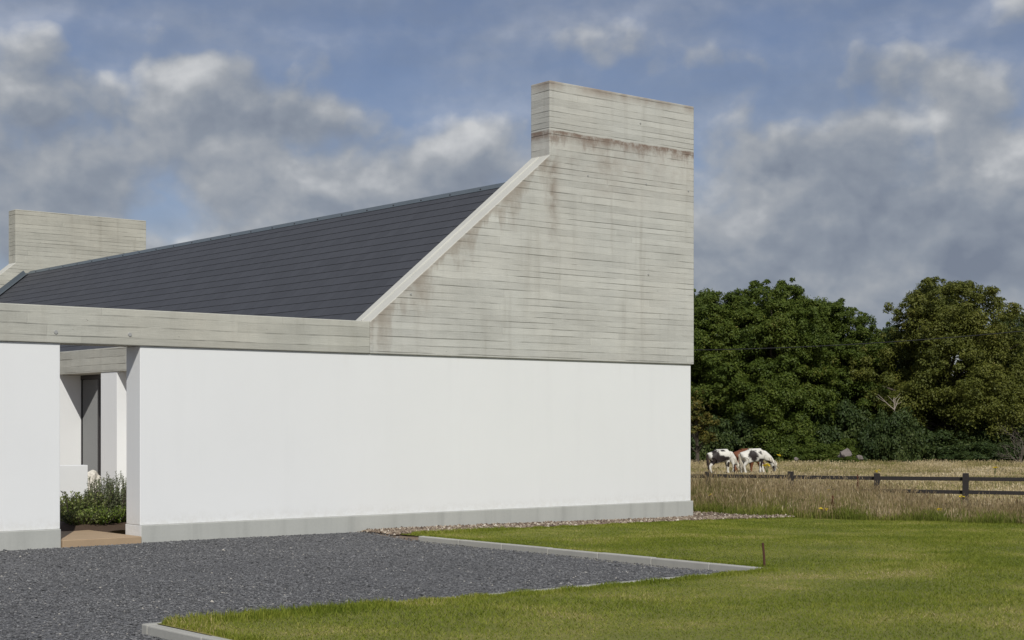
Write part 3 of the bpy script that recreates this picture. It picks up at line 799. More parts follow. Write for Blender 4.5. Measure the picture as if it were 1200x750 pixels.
def hair_strands(name, roots, tips, sag, w, mat, parent, n=60):
    Vs = []; Fs = []; r = random.Random(3)
    for i in range(n):
        t_ = r.random(); k = min(int(t_*(len(roots)-1)), len(roots)-2); f = t_*(len(roots)-1)-k
        a = Vector(roots[k]).lerp(Vector(roots[k+1]), f); b = Vector(tips[k]).lerp(Vector(tips[k+1]), f)
        a += Vector((r.gauss(0, .015), r.gauss(0, .02), r.gauss(0, .012))); b += Vector((r.gauss(0, .05), r.gauss(0, .045), r.gauss(0, .05)))
        m_ = a.lerp(b, 0.5)+Vector((r.gauss(0, .02), r.gauss(0, .03), sag))
        sd = Vector((r.gauss(0, 1), r.gauss(0, 1), 0.2)).normalized()*w
        o = len(Vs); Vs += [a-sd, a+sd, m_-sd, m_+sd, b-sd*0.3, b+sd*0.3]; Fs += [(o, o+1, o+3, o+2), (o+2, o+3, o+5, o+4)]
    me = mesh_np(name, np.array([tuple(v) for v in Vs]), [np.array(Fs)])
    return link(name, me, mat, parent)

DK = (0.024, 0.017, 0.015); WH = (0.70, 0.67, 0.60); CH = (0.17, 0.062, 0.028)
GR = [(0.76, 0, 0.76), (0.93, 0, 0.50), (0.96, 0, 0.27), (0.95, 0, 0.10)]
GR1 = [(0.72, -0.02, 0.78), (0.80, -0.06, 0.52), (0.76, -0.08, 0.28), (0.70, -0.08, 0.10)]
GR2 = [(0.80, -0.02, 0.80), (1.02, -0.04, 0.56), (1.07, -0.05, 0.30), (1.06, -0.06, 0.11)]
def at_px(px, d):
    kx = (px-600)/1843.0
    return (CAM[0]+(FW[0]+RT[0]*kx)*d, CAM[1]+(FW[1]+RT[1]*kx)*d)
facing = math.atan2(RT[1], RT[0])
def horse(px, d, turn, head, patches, base, label, mane, tail, legs, scale=1.0):
    x_, y_ = at_px(px, d); r = empty('horse', (x_, y_, float(meadow_z(np.array(x_), np.array(y_)))), facing+turn)
    r.scale = (scale,)*3
    tag(r, label, 'horse', 'horses grazing beyond the fence')
    link('body', horse_mesh('horse_body', patches, base, DK, head, legs), M['horse'], r)
    ro = [(0.42, 0, 1.24), (0.58, 0, 1.17)]+[(head[0][0]+0.06, head[0][1], head[0][2]+0.13), (head[1][0]+0.07, head[1][1], head[1][2]+0.10), (head[1][0]+0.10, head[1][1], head[1][2])]
    ti = [(a[0]+0.03, a[1]-0.16, a[2]-0.24) for a in ro]
    hair_strands('mane', ro, ti, 0.03, 0.022, M[mane], r, 90)
    hair_strands('tail', [(-0.745, 0, 1.02), (-0.76, 0, 0.96)], [(-0.60, 0, 0.18), (-0.56, 0, 0.26)], -0.02, 0.020, M[tail], r, 46)
    return r
p1_ = [(-0.36, 0.93, 0.22, 0.36, DK), (-0.10, 0.78, 0.34, 0.17, DK), (0.22, 0.84, 0.20, 0.12, DK), (0.02, 1.24, 0.14, 0.05, DK), (-0.42, 0.62, 0.16, 0.15, DK),
       (0.38, 0.52, 0.07, 0.13, DK), (0.78, 0.34, 0.11, 0.26, DK), (0.80, 0.36, 0.045, 0.17, (0.28, 0.12, 0.06))]
p2_ = [(-0.10, 0.98, 0.25, 0.28, DK), (-0.04, 0.76, 0.16, 0.16, DK), (0.30, 1.10, 0.10, 0.075, DK), (0.36, 0.72, 0.13, 0.10, DK), (0.39, 0.50, 0.09, 0.17, DK), (0.72, 0.62, 0.20, 0.07, DK), (1.02, 0.22, 0.075, 0.2, DK)]
horse(844, 80.0, 0.28, GR1, p1_, WH, 'leftmost white horse with a dark flank patch and dark face, head down grazing', 'hair_white', 'hair_dark', {'hl': 0.10, 'fl': 0.09, 'hr': -0.02, 'fr': -0.04}, 0.98)
horse(883, 80.5, 0.12, GR2, p2_, WH, 'white horse with dark side patches and long pale mane, grazing at the right', 'hair_white', 'hair_white', {'hl': -0.05, 'fl': 0.14, 'hr': 0.10, 'fr': -0.10}, 1.0)
horse(873, 82.6, 0.35, GR, [], CH, 'chestnut brown horse mostly hidden behind the two patched horses', 'hair_brown', 'hair_brown', {'hl': 0.12, 'fl': 0.05, 'hr': -0.02, 'fr': -0.12}, 0.99)

# ------------------------------------------------------------------ trees
def leaf_cloud(C, R, per, ln, r_, flat=0.8, upb=0.35, droop=0.0):
    """leaves scattered through the outer shell of clumps"""
    per = np.maximum((per*(R/np.mean(R))**1.6).astype(int), 8)
    c = np.repeat(C, per, 0); rr = np.repeat(R, per); n = len(c)
    d = unit(r_.normal(0, 1, (n, 3))); fl = (d[:, 2] < -0.2) & (r_.random(n) < 0.6); d[:, 2] = np.where(fl, -d[:, 2], d[:, 2])
    rad = rr*np.abs(0.35+0.75*r_.random(n)**0.6+r_.normal(0, 0.10, n))
    P = c+d*rad[:, None]*np.array([1, 1, flat])
    nrm = unit(d*0.75+np.array([0, 0, upb])+r_.normal(0, 0.45, (n, 3)))
    ax = unit(np.cross(nrm, r_.normal(0, 1, (n, 3)))); ax[:, 2] -= droop; ax = unit(ax)
    sd = unit(np.cross(nrm, ax))
    L = ln*r_.uniform(0.6, 1.4, n)
    return rhombs(P, ax, sd, L, L*r_.uniform(0.38, 0.62, n))

def tree_meshes(seed, H, R, nclump, per, ln, base=0.06, lean=0.0, skirt=0.85, cl=(0.09, 0.25)):
    r_ = np.random.default_rng(seed)
    C = []; Rr = []
    ph = r_.uniform(0, 6.283, 6)
    def prof(t_, a):
        p = R*(math.sqrt(max(0.0, 1-((t_-0.40)/0.62)**2)) if t_ > 0.40 else skirt+(1-skirt)*t_/0.40)
        return p*(1+0.14*math.sin(2*a+ph[0]+2*t_)+0.14*math.sin(4*a+ph[1]+6*t_)+0.13*math.sin(11*t_+a+ph[2])+0.09*math.sin(7*a-9*t_+ph[3]))
    for i in range(nclump):
        t_ = r_.random()**0.9; a = r_.uniform(0, 6.283)
        q = r_.uniform(0.80, 1.0) if i % 3 else r_.uniform(0.25, 0.8)
        rc = R*r_.uniform(*cl)*(1.0-0.25*t_)
        p = prof(t_, a)*q; z = H*(base+(1-base)*t_*(0.93+0.055*math.sin(3*a+ph[4])))
        C.append((math.cos(a)*p+lean*t_, math.sin(a)*p, z-rc*0.5)); Rr.append(rc)
    for _ in range(int(nclump*0.45)):      # sprays breaking the outline
        t_ = r_.uniform(0.25, 1.0); a = r_.uniform(0, 6.283); p = prof(t_, a)*r_.uniform(1.0, 1.16)
        C.append((math.cos(a)*p+lean*t_, math.sin(a)*p, H*(base+(1-base)*t_*0.97)+r_.uniform(-0.1, 0.45))); Rr.append(R*r_.uniform(0.04, 0.085))
    C = np.array(C); Rr = np.array(Rr)
    V, F = leaf_cloud(C, Rr, per, ln, r_, droop=0.3)
    crown = mesh_np('crown', V, F)
    bm = bmesh.new(); rr = random.Random(seed)
    tr = H*0.026
    tube(bm, [(0, 0, -0.3), (0.05, 0, H*0.18), (lean*0.3, 0.05, H*0.42), (lean*0.7, 0, H*0.80)], [tr*1.25, tr, tr*0.7, tr*0.18], 8)
    for i in rr.sample(range(nclump), min(30, nclump)):
        c = Vector(C[i]); z0 = min(c.z*0.75, H*0.7); s = Vector((lean*z0/H*0.7, 0.02, max(z0-0.10*H, H*0.12)))
        mid = s.lerp(c, 0.5)+Vector((0, 0, 0.06*H*rr.uniform(-0.3, 0.6)))
        tube(bm, [s, mid, c], [tr*0.42, tr*0.26, tr*0.08], 5)
    return crown, bm_mesh('trunk', bm)

protos = {
    'ash': [tree_meshes(21, 12.4, 4.3, 420, 380, 0.165, 0.07), tree_meshes(34, 12.0, 4.1, 400, 380, 0.165, 0.05, 0.4)],
    'olive': [tree_meshes(55, 12.6, 4.7, 480, 350, 0.16, 0.06, 0.3, 0.8)],
    'small': [tree_meshes(77, 8.6, 3.6, 300, 320, 0.17, 0.03)],
}
def plant(name, kind, v, px, d, label, cat, leaf, sx=1.0, sz=1.0, rz=None, group=None, dz=0.0):
    x_, y_ = at_px(px, d); z_ = float(meadow_z(np.array(x_), np.array(y_)))
    e = empty(name, (x_, y_, z_+dz), random.uniform(0, 6.28) if rz is None else rz); e.scale = (sx, sx, sz)
    tag(e, label, cat, group)
    cm, tm = protos[kind][v]
    for nm, me, mt in (('crown', cm, M[leaf]), ('trunk', tm, M['bark'])):
        o = bpy.data.objects.new(nm, me); COL.objects.link(o); o.parent = e
        if not me.materials: me.materials.append(mt)
        o.material_slots[0].link = 'OBJECT'; o.material_slots[0].material = mt
    return e
G = 'trees along the far edge of the field'
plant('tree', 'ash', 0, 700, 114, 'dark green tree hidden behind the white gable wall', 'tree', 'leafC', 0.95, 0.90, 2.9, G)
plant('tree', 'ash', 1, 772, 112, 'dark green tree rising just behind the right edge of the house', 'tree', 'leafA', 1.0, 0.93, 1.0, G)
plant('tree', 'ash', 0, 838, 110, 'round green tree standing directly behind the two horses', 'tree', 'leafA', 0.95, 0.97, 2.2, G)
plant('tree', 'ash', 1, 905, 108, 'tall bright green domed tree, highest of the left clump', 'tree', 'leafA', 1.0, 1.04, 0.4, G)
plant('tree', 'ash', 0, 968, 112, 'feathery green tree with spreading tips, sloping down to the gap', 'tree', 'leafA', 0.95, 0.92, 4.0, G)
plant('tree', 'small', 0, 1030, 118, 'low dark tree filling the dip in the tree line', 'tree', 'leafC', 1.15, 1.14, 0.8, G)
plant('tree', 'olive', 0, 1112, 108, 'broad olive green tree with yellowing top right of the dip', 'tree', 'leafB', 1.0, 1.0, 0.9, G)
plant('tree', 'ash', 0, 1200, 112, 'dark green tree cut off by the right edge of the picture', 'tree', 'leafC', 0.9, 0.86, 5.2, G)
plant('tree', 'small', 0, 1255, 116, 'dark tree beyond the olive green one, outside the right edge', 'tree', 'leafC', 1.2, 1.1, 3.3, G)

def bush_mesh(seed, n, per, w, h, ln):
    r_ = np.random.default_rng(seed); C = []; R_ = []
    for _ in range(n):
        a = r_.uniform(0, 6.283); q = r_.random()**0.5
        zz = h*r_.random()*(1-0.55*q*q)
        C.append((math.cos(a)*q*w, math.sin(a)*q*w*0.6, zz)); R_.append(min(w, h)*r_.uniform(0.10, 0.24))
    V, F = leaf_cloud(np.array(C), np.array(R_), per, ln, r_)
    return mesh_np('bush', V, F)
bushes = [bush_mesh(s, 100, 200, 2.4, 2.3, 0.16) for s in (1, 2, 3)]
def bush(px, d, v, sx, sz, leaf, label, rz=0.0):
    x_, y_ = at_px(px, d); z_ = float(meadow_z(np.array(x_), np.array(y_)))
    o = bpy.data.objects.new('bush', bushes[v]); COL.objects.link(o)
    if not bushes[v].materials: bushes[v].materials.append(M[leaf])
    o.material_slots[0].link = 'OBJECT'; o.material_slots[0].material = M[leaf]
    o.location = (x_, y_, z_-0.1); o.rotation_euler = (0, 0, facing+rz); o.scale = (sx, sx, sz)
    tag(o, label, 'bush', 'bushes under the trees'); return o
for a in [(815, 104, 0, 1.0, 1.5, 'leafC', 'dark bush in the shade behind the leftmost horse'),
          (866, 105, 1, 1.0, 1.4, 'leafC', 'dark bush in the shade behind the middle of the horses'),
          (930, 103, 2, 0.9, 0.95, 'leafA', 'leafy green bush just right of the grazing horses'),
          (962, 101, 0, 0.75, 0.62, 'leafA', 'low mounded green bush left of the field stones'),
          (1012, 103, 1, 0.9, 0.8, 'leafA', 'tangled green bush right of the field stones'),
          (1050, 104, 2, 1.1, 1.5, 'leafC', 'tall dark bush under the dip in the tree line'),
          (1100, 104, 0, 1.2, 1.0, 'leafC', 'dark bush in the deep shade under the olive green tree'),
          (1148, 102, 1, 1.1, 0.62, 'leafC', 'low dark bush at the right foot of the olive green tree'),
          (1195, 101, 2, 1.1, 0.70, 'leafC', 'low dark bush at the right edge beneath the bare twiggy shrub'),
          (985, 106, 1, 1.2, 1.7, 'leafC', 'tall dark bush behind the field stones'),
          (1047, 101.5, 0, 0.8, 1.55, 'leafC', 'green bush darkened as if in shade, growing round the foot of the dead stem'),  # dark leaf colour paints in the deep shadow at the tree bases
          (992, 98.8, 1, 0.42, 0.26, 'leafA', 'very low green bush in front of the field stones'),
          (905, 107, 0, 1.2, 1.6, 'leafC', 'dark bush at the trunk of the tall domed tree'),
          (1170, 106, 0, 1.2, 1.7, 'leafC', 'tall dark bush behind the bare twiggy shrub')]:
    bush(*a)
# thicket closing the view under and behind the crowns
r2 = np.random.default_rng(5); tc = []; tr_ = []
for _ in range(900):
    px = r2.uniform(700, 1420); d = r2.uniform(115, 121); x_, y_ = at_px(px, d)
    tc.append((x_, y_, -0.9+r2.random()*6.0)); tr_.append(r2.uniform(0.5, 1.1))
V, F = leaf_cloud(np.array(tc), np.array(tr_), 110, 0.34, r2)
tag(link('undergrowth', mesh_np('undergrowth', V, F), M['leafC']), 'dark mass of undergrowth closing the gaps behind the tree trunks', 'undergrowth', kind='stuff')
# yellowing sapling near the corner of the house
protos['sapling'] = [tree_meshes(90, 4.4, 0.95, 50, 70, 0.17, 0.35, 0.0, 0.85, (0.2, 0.35))]
plant('tree', 'sapling', 0, 817, 99, 'slender yellowing sapling beside the corner of the house', 'tree', 'leafY', 1.0, 1.0, 0.3, G)

# dead limb and bare shrub
def branchy(bm, p, d, L, r, depth, rnd):
    q = p+d*L
    tube(bm, [p, p.lerp(q, 0.5)+Vector((rnd.gauss(0, .04), rnd.gauss(0, .04), rnd.gauss(0, .04)))*L, q], [r, r*0.8, r*0.5], 5)
    if depth:
        for _ in range(rnd.choice((2, 3))):
            dd = (d+Vector((rnd.gauss(0, .55), rnd.gauss(0, .55), rnd.gauss(0, .4)))).normalized()
            branchy(bm, p.lerp(q, rnd.uniform(0.45, 1.0)), dd, L*rnd.uniform(0.5, 0.8), r*0.55, depth-1, rnd)
x_, y_ = at_px(1048, 103.0)
bm = bmesh.new(); r_ = random.Random(4)
right3 = Vector((RT[0], RT[1], 0))
tube(bm, [(0, 0, -0.3), (0.1, 0.1, 2.0), Vector((0, 0, 3.6))], [0.07, 0.05, 0.035], 6)
for dx, dz, L in ((-0.8, 0.75, 1.1), (-0.05, 1.0, 0.8), (0.35, 0.95, 0.65)):
    branchy(bm, Vector((0, 0, 3.5)), (right3*dx+Vector((0, 0, dz))).normalized(), L, 0.034, 1, r_)
o = link('dead_tree', bm_mesh('dead_tree', bm), M['deadwood']); o.location = (x_, y_, -0.95)
tag(o, 'bleached dead stem with bare forked limbs among the trees', 'dead tree')
x_, y_ = at_px(1196, 98.5)
bm = bmesh.new(); r_ = random.Random(9)
for _ in range(9):
    d_ = (right3*r_.uniform(-1.0, 0.5)+Vector((0, 0, r_.uniform(0.25, 1.0)))).normalized()
    branchy(bm, Vector((0, 0, 0.1)), d_, r_.uniform(0.8, 1.5), 0.022, 4, r_)
o = link('bare_shrub', bm_mesh('bare_shrub', bm), M['twig']); o.location = (x_, y_, -0.95)
tag(o, 'bare grey twiggy shrub at the right edge under the trees', 'shrub')

for px, d, rr, sd, lb in ((991, 100.0, 0.40, 11, 'large pinkish grey field stone below the trees'), (1007, 99.6, 0.20, 17, 'small pale field stone right of the larger one'), (933, 99.0, 0.13, 23, 'little pale field stone just right of the horses')):
    x_, y_ = at_px(px, d)
    tag(rock('field_stone', (x_, y_, float(meadow_z(np.array(x_), np.array(y_)))+0.25), rr, sd, M['fieldstone'], 3, 0.45, (1.2, 0.9, 0.85)), lb, 'stone', 'stones at the field edge')

# overhead cable
bm = bmesh.new()
pa = np.array([*at_px(760, 88), 5.75]); pb = np.array([*at_px(1420, 72), 6.9])
N_ = 24; pts = []
for i in range(N_+1):
    t_ = i/N_; p = pa*(1-t_)+pb*t_; p[2] -= 1.15*4*t_*(1-t_)*0.42; pts.append(tuple(p))
tube(bm, pts, [0.022]*(N_+1), 5)
tag(link('overhead_cable', bm_mesh('overhead_cable', bm), M['cable']), 'thin black overhead cable strung across in front of the trees', 'cable')

# ------------------------------------------------------------------ shrubs in the opening
def stem_shrub(name, loc, seed, nst, h, spread, leaf_len, leaf_w, per, mat, label, upright=0.8):
    r_ = np.random.default_rng(seed); e = empty(name, loc); tag(e, label, 'shrub', 'shrubs planted in the opening')
    bm = bmesh.new(); LC = []; LA = []; LS = []; LL = []; LW = []
    for s in range(nst):
        a = r_.uniform(0, 6.283); q = r_.random()**0.5*spread
        b = np.array([math.cos(a)*q*0.5, math.sin(a)*q*0.5, -0.03]); hh = h*r_.uniform(0.5, 1.05)
        tip = b+np.array([math.cos(a)*q*(1-upright)*2.2+r_.normal(0, .03), math.sin(a)*q*(1-upright)*2.2+r_.normal(0, .03), hh])
        mid = (b+tip)/2+np.array([*r_.normal(0, .02, 2), 0.02])
        tube(bm, [tuple(b), tuple(mid), tuple(tip)], [0.006, 0.005, 0.002], 4)
        for k in range(per):
            t_ = 0.12+0.88*k/per; p = (1-t_)**2*b+2*t_*(1-t_)*mid+t_**2*tip
            az = r_.uniform(0, 6.283); d = np.array([math.cos(az), math.sin(az), r_.uniform(0.3, 1.3)]); d /= np.linalg.norm(d)
            l_ = leaf_len*r_.uniform(0.6, 1.2)*(1.05-0.5*t_)
            LC.append(p+d*l_*0.5); LA.append(d); LL.append(l_); LW.append(l_*leaf_w)
    LA = np.array(LA); LS = unit(np.cross(LA, r_.normal(0, 1, LA.shape)))
    V, F = rhombs(np.array(LC), LA, LS, np.array(LL), np.array(LW))
    link('leaves', mesh_np('leaves', V, F), M[mat], e); link('stems', bm_mesh('stems', bm), M['bark'], e)
    return e
stem_shrub('shrub', (-10.50, 3.60, 0.14), 1, 80, 0.46, 0.36, 0.08, 0.55, 20, 'shrubA', 'leafy dark shrub at the left of the opening with pale tips', 0.7)
stem_shrub('shrub', (-10.20, 3.68, 0.14), 2, 80, 0.44, 0.36, 0.075, 0.55, 20, 'shrubA', 'bushy dark shrub in the middle of the opening', 0.7)
stem_shrub('rosemary_shrub', (-9.86, 3.85, 0.14), 3, 70, 0.66, 0.36, 0.07, 0.34, 44, 'rosemary', 'tall upright rosemary like shrub with grey green spikes', 0.86)
stem_shrub('rosemary_shrub', (-9.54, 3.90, 0.14), 6, 60, 0.74, 0.32, 0.07, 0.34, 44, 'rosemary', 'upright spiky shrub half hidden behind the wall end', 0.86)
stem_shrub('shrub', (-11.05, 2.00, 0.14), 7, 80, 0.27, 0.30, 0.06, 0.6, 20, 'shrubA', 'low dark leafy shrub at the front left of the bed', 0.6)
stem_shrub('shrub', (-10.78, 2.02, 0.14), 4, 90, 0.27, 0.32, 0.06, 0.65, 20, 'shrubB', 'low bright green glossy shrub at the front of the bed', 0.6)
stem_shrub('shrub', (-10.48, 2.08, 0.14), 5, 90, 0.30, 0.32, 0.06, 0.65, 20, 'shrubB', 'low glossy green shrub against the wall end', 0.6)

# ------------------------------------------------------------------ wildflowers
def head_mesh(seed):
    rr = random.Random(seed); bf = bmesh.new()
    bmesh.ops.create_icosphere(bf, subdivisions=2, radius=0.013)
    for v in bf.verts: v.co.z *= 0.6
    tops = [f for f in bf.faces if abs(f.normal.z) < 0.5]
    for k, f in enumerate(tops):
        if k % 2 == 0:
            e = bmesh.ops.extrude_discrete_faces(bf, faces=[f])['faces'][0]
            d = Vector((e.normal.x, e.normal.y, 0.12)).normalized()
            for v in e.verts: v.co += d*rr.uniform(0.012, 0.02)
    return bm_mesh('flower_head', bf)
hm = head_mesh(3)
def ragwort(px, py, d, label, sc=1.0, v=0):
    x_, y_ = at_px(px, d); z_ = float(meadow_z(np.array(x_), np.array(y_))); h = max(0.15, 1.668-(py-496)*d/1843.0-z_)
    e = empty('ragwort', (x_, y_, z_)); tag(e, label, 'wildflower', 'yellow wildflowers in the meadow')
    rr = random.Random(int(px)); bs = bmesh.new()
    tube(bs, [(0, 0, -0.05), (0.02, 0.01, h*0.5), (0.0, 0.0, h*0.92)], [0.008, 0.007, 0.005], 5)
    cs_ = []
    for _ in range(11 if sc > 0.55 else 6):
        a = rr.uniform(0, 6.28); q = rr.random()**0.5*0.10*sc; c = Vector((math.cos(a)*q, math.sin(a)*q, h+rr.uniform(-0.02, 0.025))); cs_.append(c)
        b0 = Vector((0, 0, h*0.82)); tube(bs, [b0, b0.lerp(c, 0.6)+Vector((0, 0, -0.01)), c], [0.004, 0.003, 0.003], 4)
    link('stem', bm_mesh('stem', bs), M['stem'], e)
    for c in cs_:
        o = bpy.data.objects.new('flower_head', hm); COL.objects.link(o); o.parent = e; o.location = c; o.rotation_euler = (rr.uniform(-.4, .4), rr.uniform(-.4, .4), rr.uniform(0, 6))
        if not hm.materials: hm.materials.append(M['yellow'])
        k_ = 0.6+0.5*sc; o.scale = (k_, k_, k_)
for a in [(899, 545, 36.5, 'yellow flower head standing in front of the right horse, tallest of the meadow flowers', 0.95),
          (913, 534, 48, 'yellow flower head right of the right horse against the dark bushes', 0.6),
          (1028, 552, 36.0, 'yellow flower head just right of the third fence post', 0.55),
          (1166, 548, 42, 'yellow flower head beyond the fence right of its last visible post', 0.7),
          (970, 575, 33, 'small yellow flower low in the meadow below the rail', 0.45),
          (833, 580, 32, 'small yellow flower near the house corner in the brown grass', 0.45),
          (895, 575, 32, 'small yellow flower in brown grass under the second fence post', 0.5),
          (1127, 582, 31.5, 'small yellow flower at the foot of the tall fence post', 0.5),
          (966, 597, 29.2, 'bright yellow green flower clump at the lawn edge', 0.9),
          (1101, 597, 28.5, 'orange yellow flower at the lawn edge left of the tall post', 0.45)]:
    ragwort(*a)
# docks: rust brown seed spikes
for px, d, h, lb in ((1005, 33.5, 1.0, 'tall rust brown dock spike standing at the fence'), (976, 29.6, 0.42, 'short dark dock plant at the lawn edge')):
    x_, y_ = at_px(px, d); z_ = float(meadow_z(np.array(x_), np.array(y_)))
    e = empty('dock_plant', (x_, y_, z_)); tag(e, lb, 'plant', 'dock plants in the meadow')
    bm = bmesh.new(); tube(bm, [(0, 0, -0.05), (0.01, 0, h*0.5), (0, 0.01, h)], [0.008, 0.006, 0.003], 5); link('stem', bm_mesh('stem', bm), M['dock'], e)
    q = np.random.default_rng(2); m_ = 220; t_ = q.uniform(0.35, 1.0, m_)
    rad = 0.055*(1.1-t_)/0.75*q.uniform(0.3, 1.2, m_); a = q.uniform(0, 6.283, m_)
    C = np.stack([np.cos(a)*rad, np.sin(a)*rad, t_*h], 1)
    V, F = rhombs(C, unit(q.normal(0, 1, (m_, 3))+np.array([0, 0, 1.0])), unit(q.normal(0, 1, (m_, 3))), np.full(m_, 0.035), np.full(m_, 0.02))
    link('seed_head', mesh_np('seed_head', V, F), M['dock'], e)

# ------------------------------------------------------------------ camera
cam = bpy.data.cameras.new('camera'); co = bpy.data.objects.new('camera', cam); COL.objects.link(co)
cam.sensor_width = 36.0; cam.lens = 1843.0/1200*36; cam.shift_y = 121/1200
cam.clip_start = 0.1; cam.clip_end = 4000
co.location = CAM; co.rotation_euler = (math.pi/2, 0, -math.radians(39.5)); scene.camera = co

# ------------------------------------------------------------------ light
sdir = Vector((-0.535, -0.935, 1.0)).normalized()       # towards the sun
sun = bpy.data.lights.new('sun', 'SUN'); sun.energy = 3.3; sun.angle = math.radians(0.53); sun.color = (1.0, 0.975, 0.91)
so = bpy.data.objects.new('sun', sun); COL.objects.link(so); so.rotation_euler = sdir.to_track_quat('Z', 'Y').to_euler()
so.location = (0, 0, 50)

w = bpy.data.worlds.new('World'); scene.world = w; w.use_nodes = True
t = T(w.node_tree); bg = w.node_tree.nodes['Background']
sky = t.n.new('ShaderNodeTexSky'); sky.sky_type = 'NISHITA'; sky.sun_disc = False
sky.sun_elevation = math.asin(sdir.z); sky.sun_rotation = math.atan2(sdir.x, sdir.y)
sky.air_density = 1.0; sky.dust_density = 0.4; sky.ozone_density = 2.0
STR = 0.07
D = t.n.new('ShaderNodeTexCoord').outputs['Generated']
dx, dy, dz = t.sep(D)
az = t.mul(t.m('ARCTAN2', dy, dx), 57.2958); el = t.mul(t.m('ARCSINE', dz), 57.2958)
def fbm(a, e, sc, z, det=8, rough=0.58, st=1.1): return t.noise(t.vec(t.mul(a, sc), t.mul(e, sc*st), z), 1.0, det, rough)
def billow(a, e, sc, z, det=3.2):
    n = t.n.new('ShaderNodeTexVoronoi'); n.voronoi_dimensions = '2D'; n.feature = 'SMOOTH_F1'; n.normalize = True
    t.put(n.inputs['Vector'], t.vec(t.mul(a, sc), t.mul(e, sc*1.15), z)); n.inputs['Scale'].default_value = 1.0
    n.inputs['Detail'].default_value = det; n.inputs['Roughness'].default_value = 0.46; n.inputs['Smoothness'].default_value = 0.6
    return t.sub(0.42, n.outputs['Distance'])
BL = [(290, 105, 110, 55, .72), (180, 150, 105, 60, .62), (10, 120, 50, 40, .80), (30, 50, 50, 25, .55), (40, 215, 110, 70, .62), (60, 285, 140, 40, .40), (330, 210, 140, 60, .70),
      (440, 130, 80, 50, .36), (580, 175, 70, 50, .95), (470, 235, 110, 55, .75), (705, 42, 80, 44, .78), (900, 190, 100, 75, .72), (1085, 160, 95, 60, .75), (980, 290, 240, 85, .72),
      (1190, 230, 100, 100, .70), (1195, 12, 45, 28, .50), (1030, 80, 150, 28, .40), (830, 75, 50, 20, .25), (600, 350, 900, 90, .55),
      (620, 15, 1200, 28, -.25), (185, 258, 45, 18, -.28), (740, 110, 100, 30, -.35), (470, 85, 110, 35, -.25), (100, 62, 45, 25, -.35)]
DS = [(335, 132, 38, 24, .30), (915, 195, 32, 18, .30), (1065, 235, 90, 40, .30), (60, 290, 90, 40, .22), (480, 245, 80, 30, .18), (880, 310, 90, 30, .22), (1130, 310, 70, 30, .2),
      (1075, 140, 26, 40, -.28), (210, 85, 50, 25, -.16), (15, 105, 28, 28, -.28), (560, 160, 45, 26, -.22), (1180, 190, 35, 18, -.2), (420, 205, 30, 20, -.15)]
BP = []
for px, py, rx, ry, wt in BL:
    kx = math.hypot(1, (px-600)/1843)
    BP.append((50.5-math.degrees(math.atan((px-600)/1843)), math.degrees(math.atan((496-py)/1843/kx)), math.degrees(rx/1843), math.degrees(ry/1843), wt))
inframe = t.mul(t.ss(az, 22.0, 31.0), t.sub(1.0, t.ss(az, 70.0, 79.0)), t.sub(1.0, t.ss(el, 16.0, 22.0)))
def density(a, e):
    wn = t.noise(t.vec(t.mul(a, 0.20), t.mul(e, 0.26), 0.0), 1.0, 3, 0.6, col=True)
    wr, wg, _ = t.sep(wn)
    aw = t.add(a, t.mul(t.sub(wr, 0.5), 4.5)); ew = t.add(e, t.mul(t.sub(wg, 0.5), 3.0))
    d = None
    for a0, e0, ra, re, wt in BP:
        u = t.mul(t.sub(aw, a0), 1.0/ra); v = t.mul(t.sub(ew, e0), 1.0/re)
        k = t.mul(t.m('POWER', 2.718, t.mul(t.add(t.mul(u, u), t.mul(v, v)), -1.0)), wt)
        d = k if d is None else t.add(d, k)
    gen = t.mul(t.ss(fbm(a, e, 0.06, 4.0, 4), 0.42, 0.60), 1.0, t.sub(1.0, t.ss(e, 45.0, 80.0)))
    d = t.add(t.mul(d, inframe), t.mul(gen, t.sub(1.0, inframe)))
    b = t.add(t.mul(billow(aw, ew, 0.27, 1.0), 1.5), t.mul(t.sub(fbm(a, e, 0.40, 8.0, 5, 0.55), 0.5), 0.8))
    return d, t.add(d, b)
d0, D0 = density(az, el)
d1, D1 = density(t.add(az, 0.30), t.add(el, 0.55))
DP = []
for px, py, rx, ry, wt in DS:
    kx = math.hypot(1, (px-600)/1843)
    DP.append((50.5-math.degrees(math.atan((px-600)/1843)), math.degrees(math.atan((496-py)/1843/kx)), math.degrees(rx/1843), math.degrees(ry/1843), wt))
wn2 = t.noise(t.vec(t.mul(az, 0.5), t.mul(el, 0.6), 5.0), 1.0, 4, 0.6, col=True)
wr2, wg2, _ = t.sep(wn2); aw2 = t.add(az, t.mul(t.sub(wr2, 0.5), 3.2)); ew2 = t.add(el, t.mul(t.sub(wg2, 0.5), 2.4)); shade = None
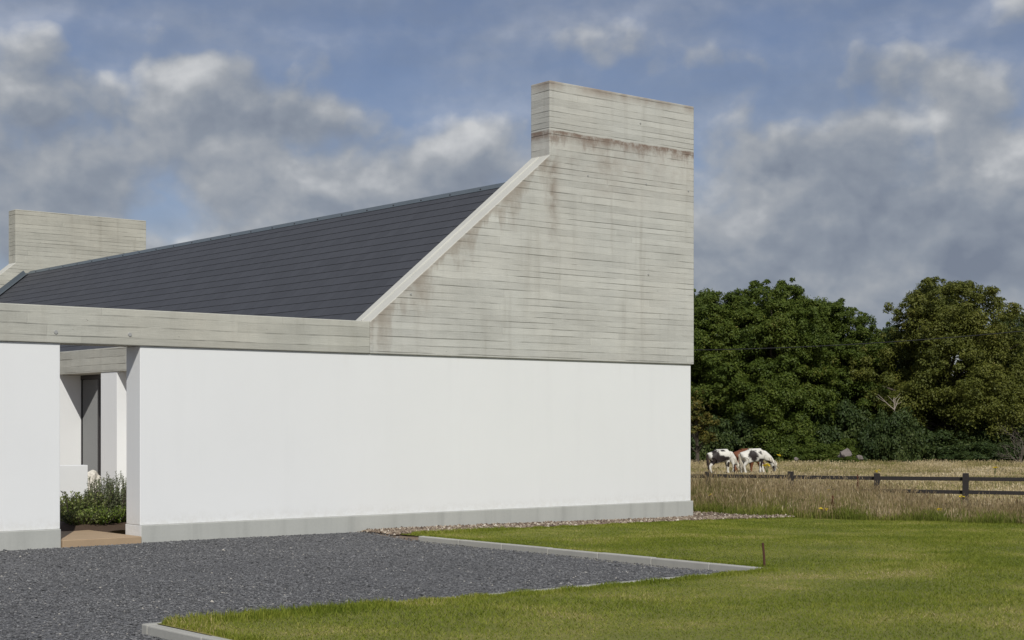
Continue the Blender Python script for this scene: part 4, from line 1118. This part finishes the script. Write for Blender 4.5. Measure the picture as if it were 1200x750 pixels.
for a0, e0, ra, re, wt in DP:
    u = t.mul(t.sub(aw2, a0), 1.0/ra); v = t.mul(t.sub(ew2, e0), 1.0/re)
    k = t.mul(t.m('POWER', 2.718, t.mul(t.add(t.mul(u, u), t.mul(v, v)), -1.0)), wt); shade = k if shade is None else t.add(shade, k)
cover = t.ss(D0, 0.24, 0.98)
wisp = t.mul(t.ss(fbm(az, el, 0.10, 6.0, 6, 0.6, 2.4), 0.30, 0.75), 0.50)
wisp = t.add(0.14, t.mul(wisp, 0.9))
cover = t.m('MAXIMUM', t.mul(cover, 0.95), wisp)
grad = t.m('MINIMUM', t.m('MAXIMUM', t.mul(t.sub(D0, D1), 0.85), -0.20), 0.48)
big = t.noise(t.vec(t.mul(az, 0.14), t.mul(el, 0.20), 3.0), 1.0, 5, 0.6)
tone = t.add(0.47, grad, t.mul(t.sub(big, 0.5), -1.25), t.mul(t.ss(D0, 0.6, 1.7), -0.10), t.mul(shade, -1.0))
cc = t.ramp(tone, [(0.0, (0.185, 0.215, 0.275)), (0.35, (0.262, 0.294, 0.346)), (0.62, (0.362, 0.384, 0.415)), (1.0, (0.60, 0.61, 0.62))])
cs = t.mix(1.0, cc, (1/STR, 1/STR, 1/STR), 'MULTIPLY')
blue = t.mix(1.0, sky.outputs[0], (0.93, 0.86, 0.96), 'MULTIPLY')
final = t.mix(cover, blue, cs)
t.l.new(final, bg.inputs[0]); bg.inputs[1].default_value = STR

# ------------------------------------------------------------------ render settings
scene.view_settings.view_transform = 'Standard'; scene.view_settings.look = 'None'
scene.view_settings.exposure = 0.0; scene.view_settings.gamma = 1.0; scene.view_settings.use_curve_mapping = False
scene.render.engine = 'CYCLES'
scene.cycles.max_bounces = 6; scene.cycles.diffuse_bounces = 3; scene.cycles.transparent_max_bounces = 6
scene.cycles.use_denoising = True
scene.cycles.denoiser = 'OPENIMAGEDENOISE'
scene.cycles.denoising_input_passes = 'RGB_ALBEDO_NORMAL'
scene.cycles.denoising_prefilter = 'ACCURATE'
scene.render.resolution_x = 1024; scene.render.resolution_y = 640
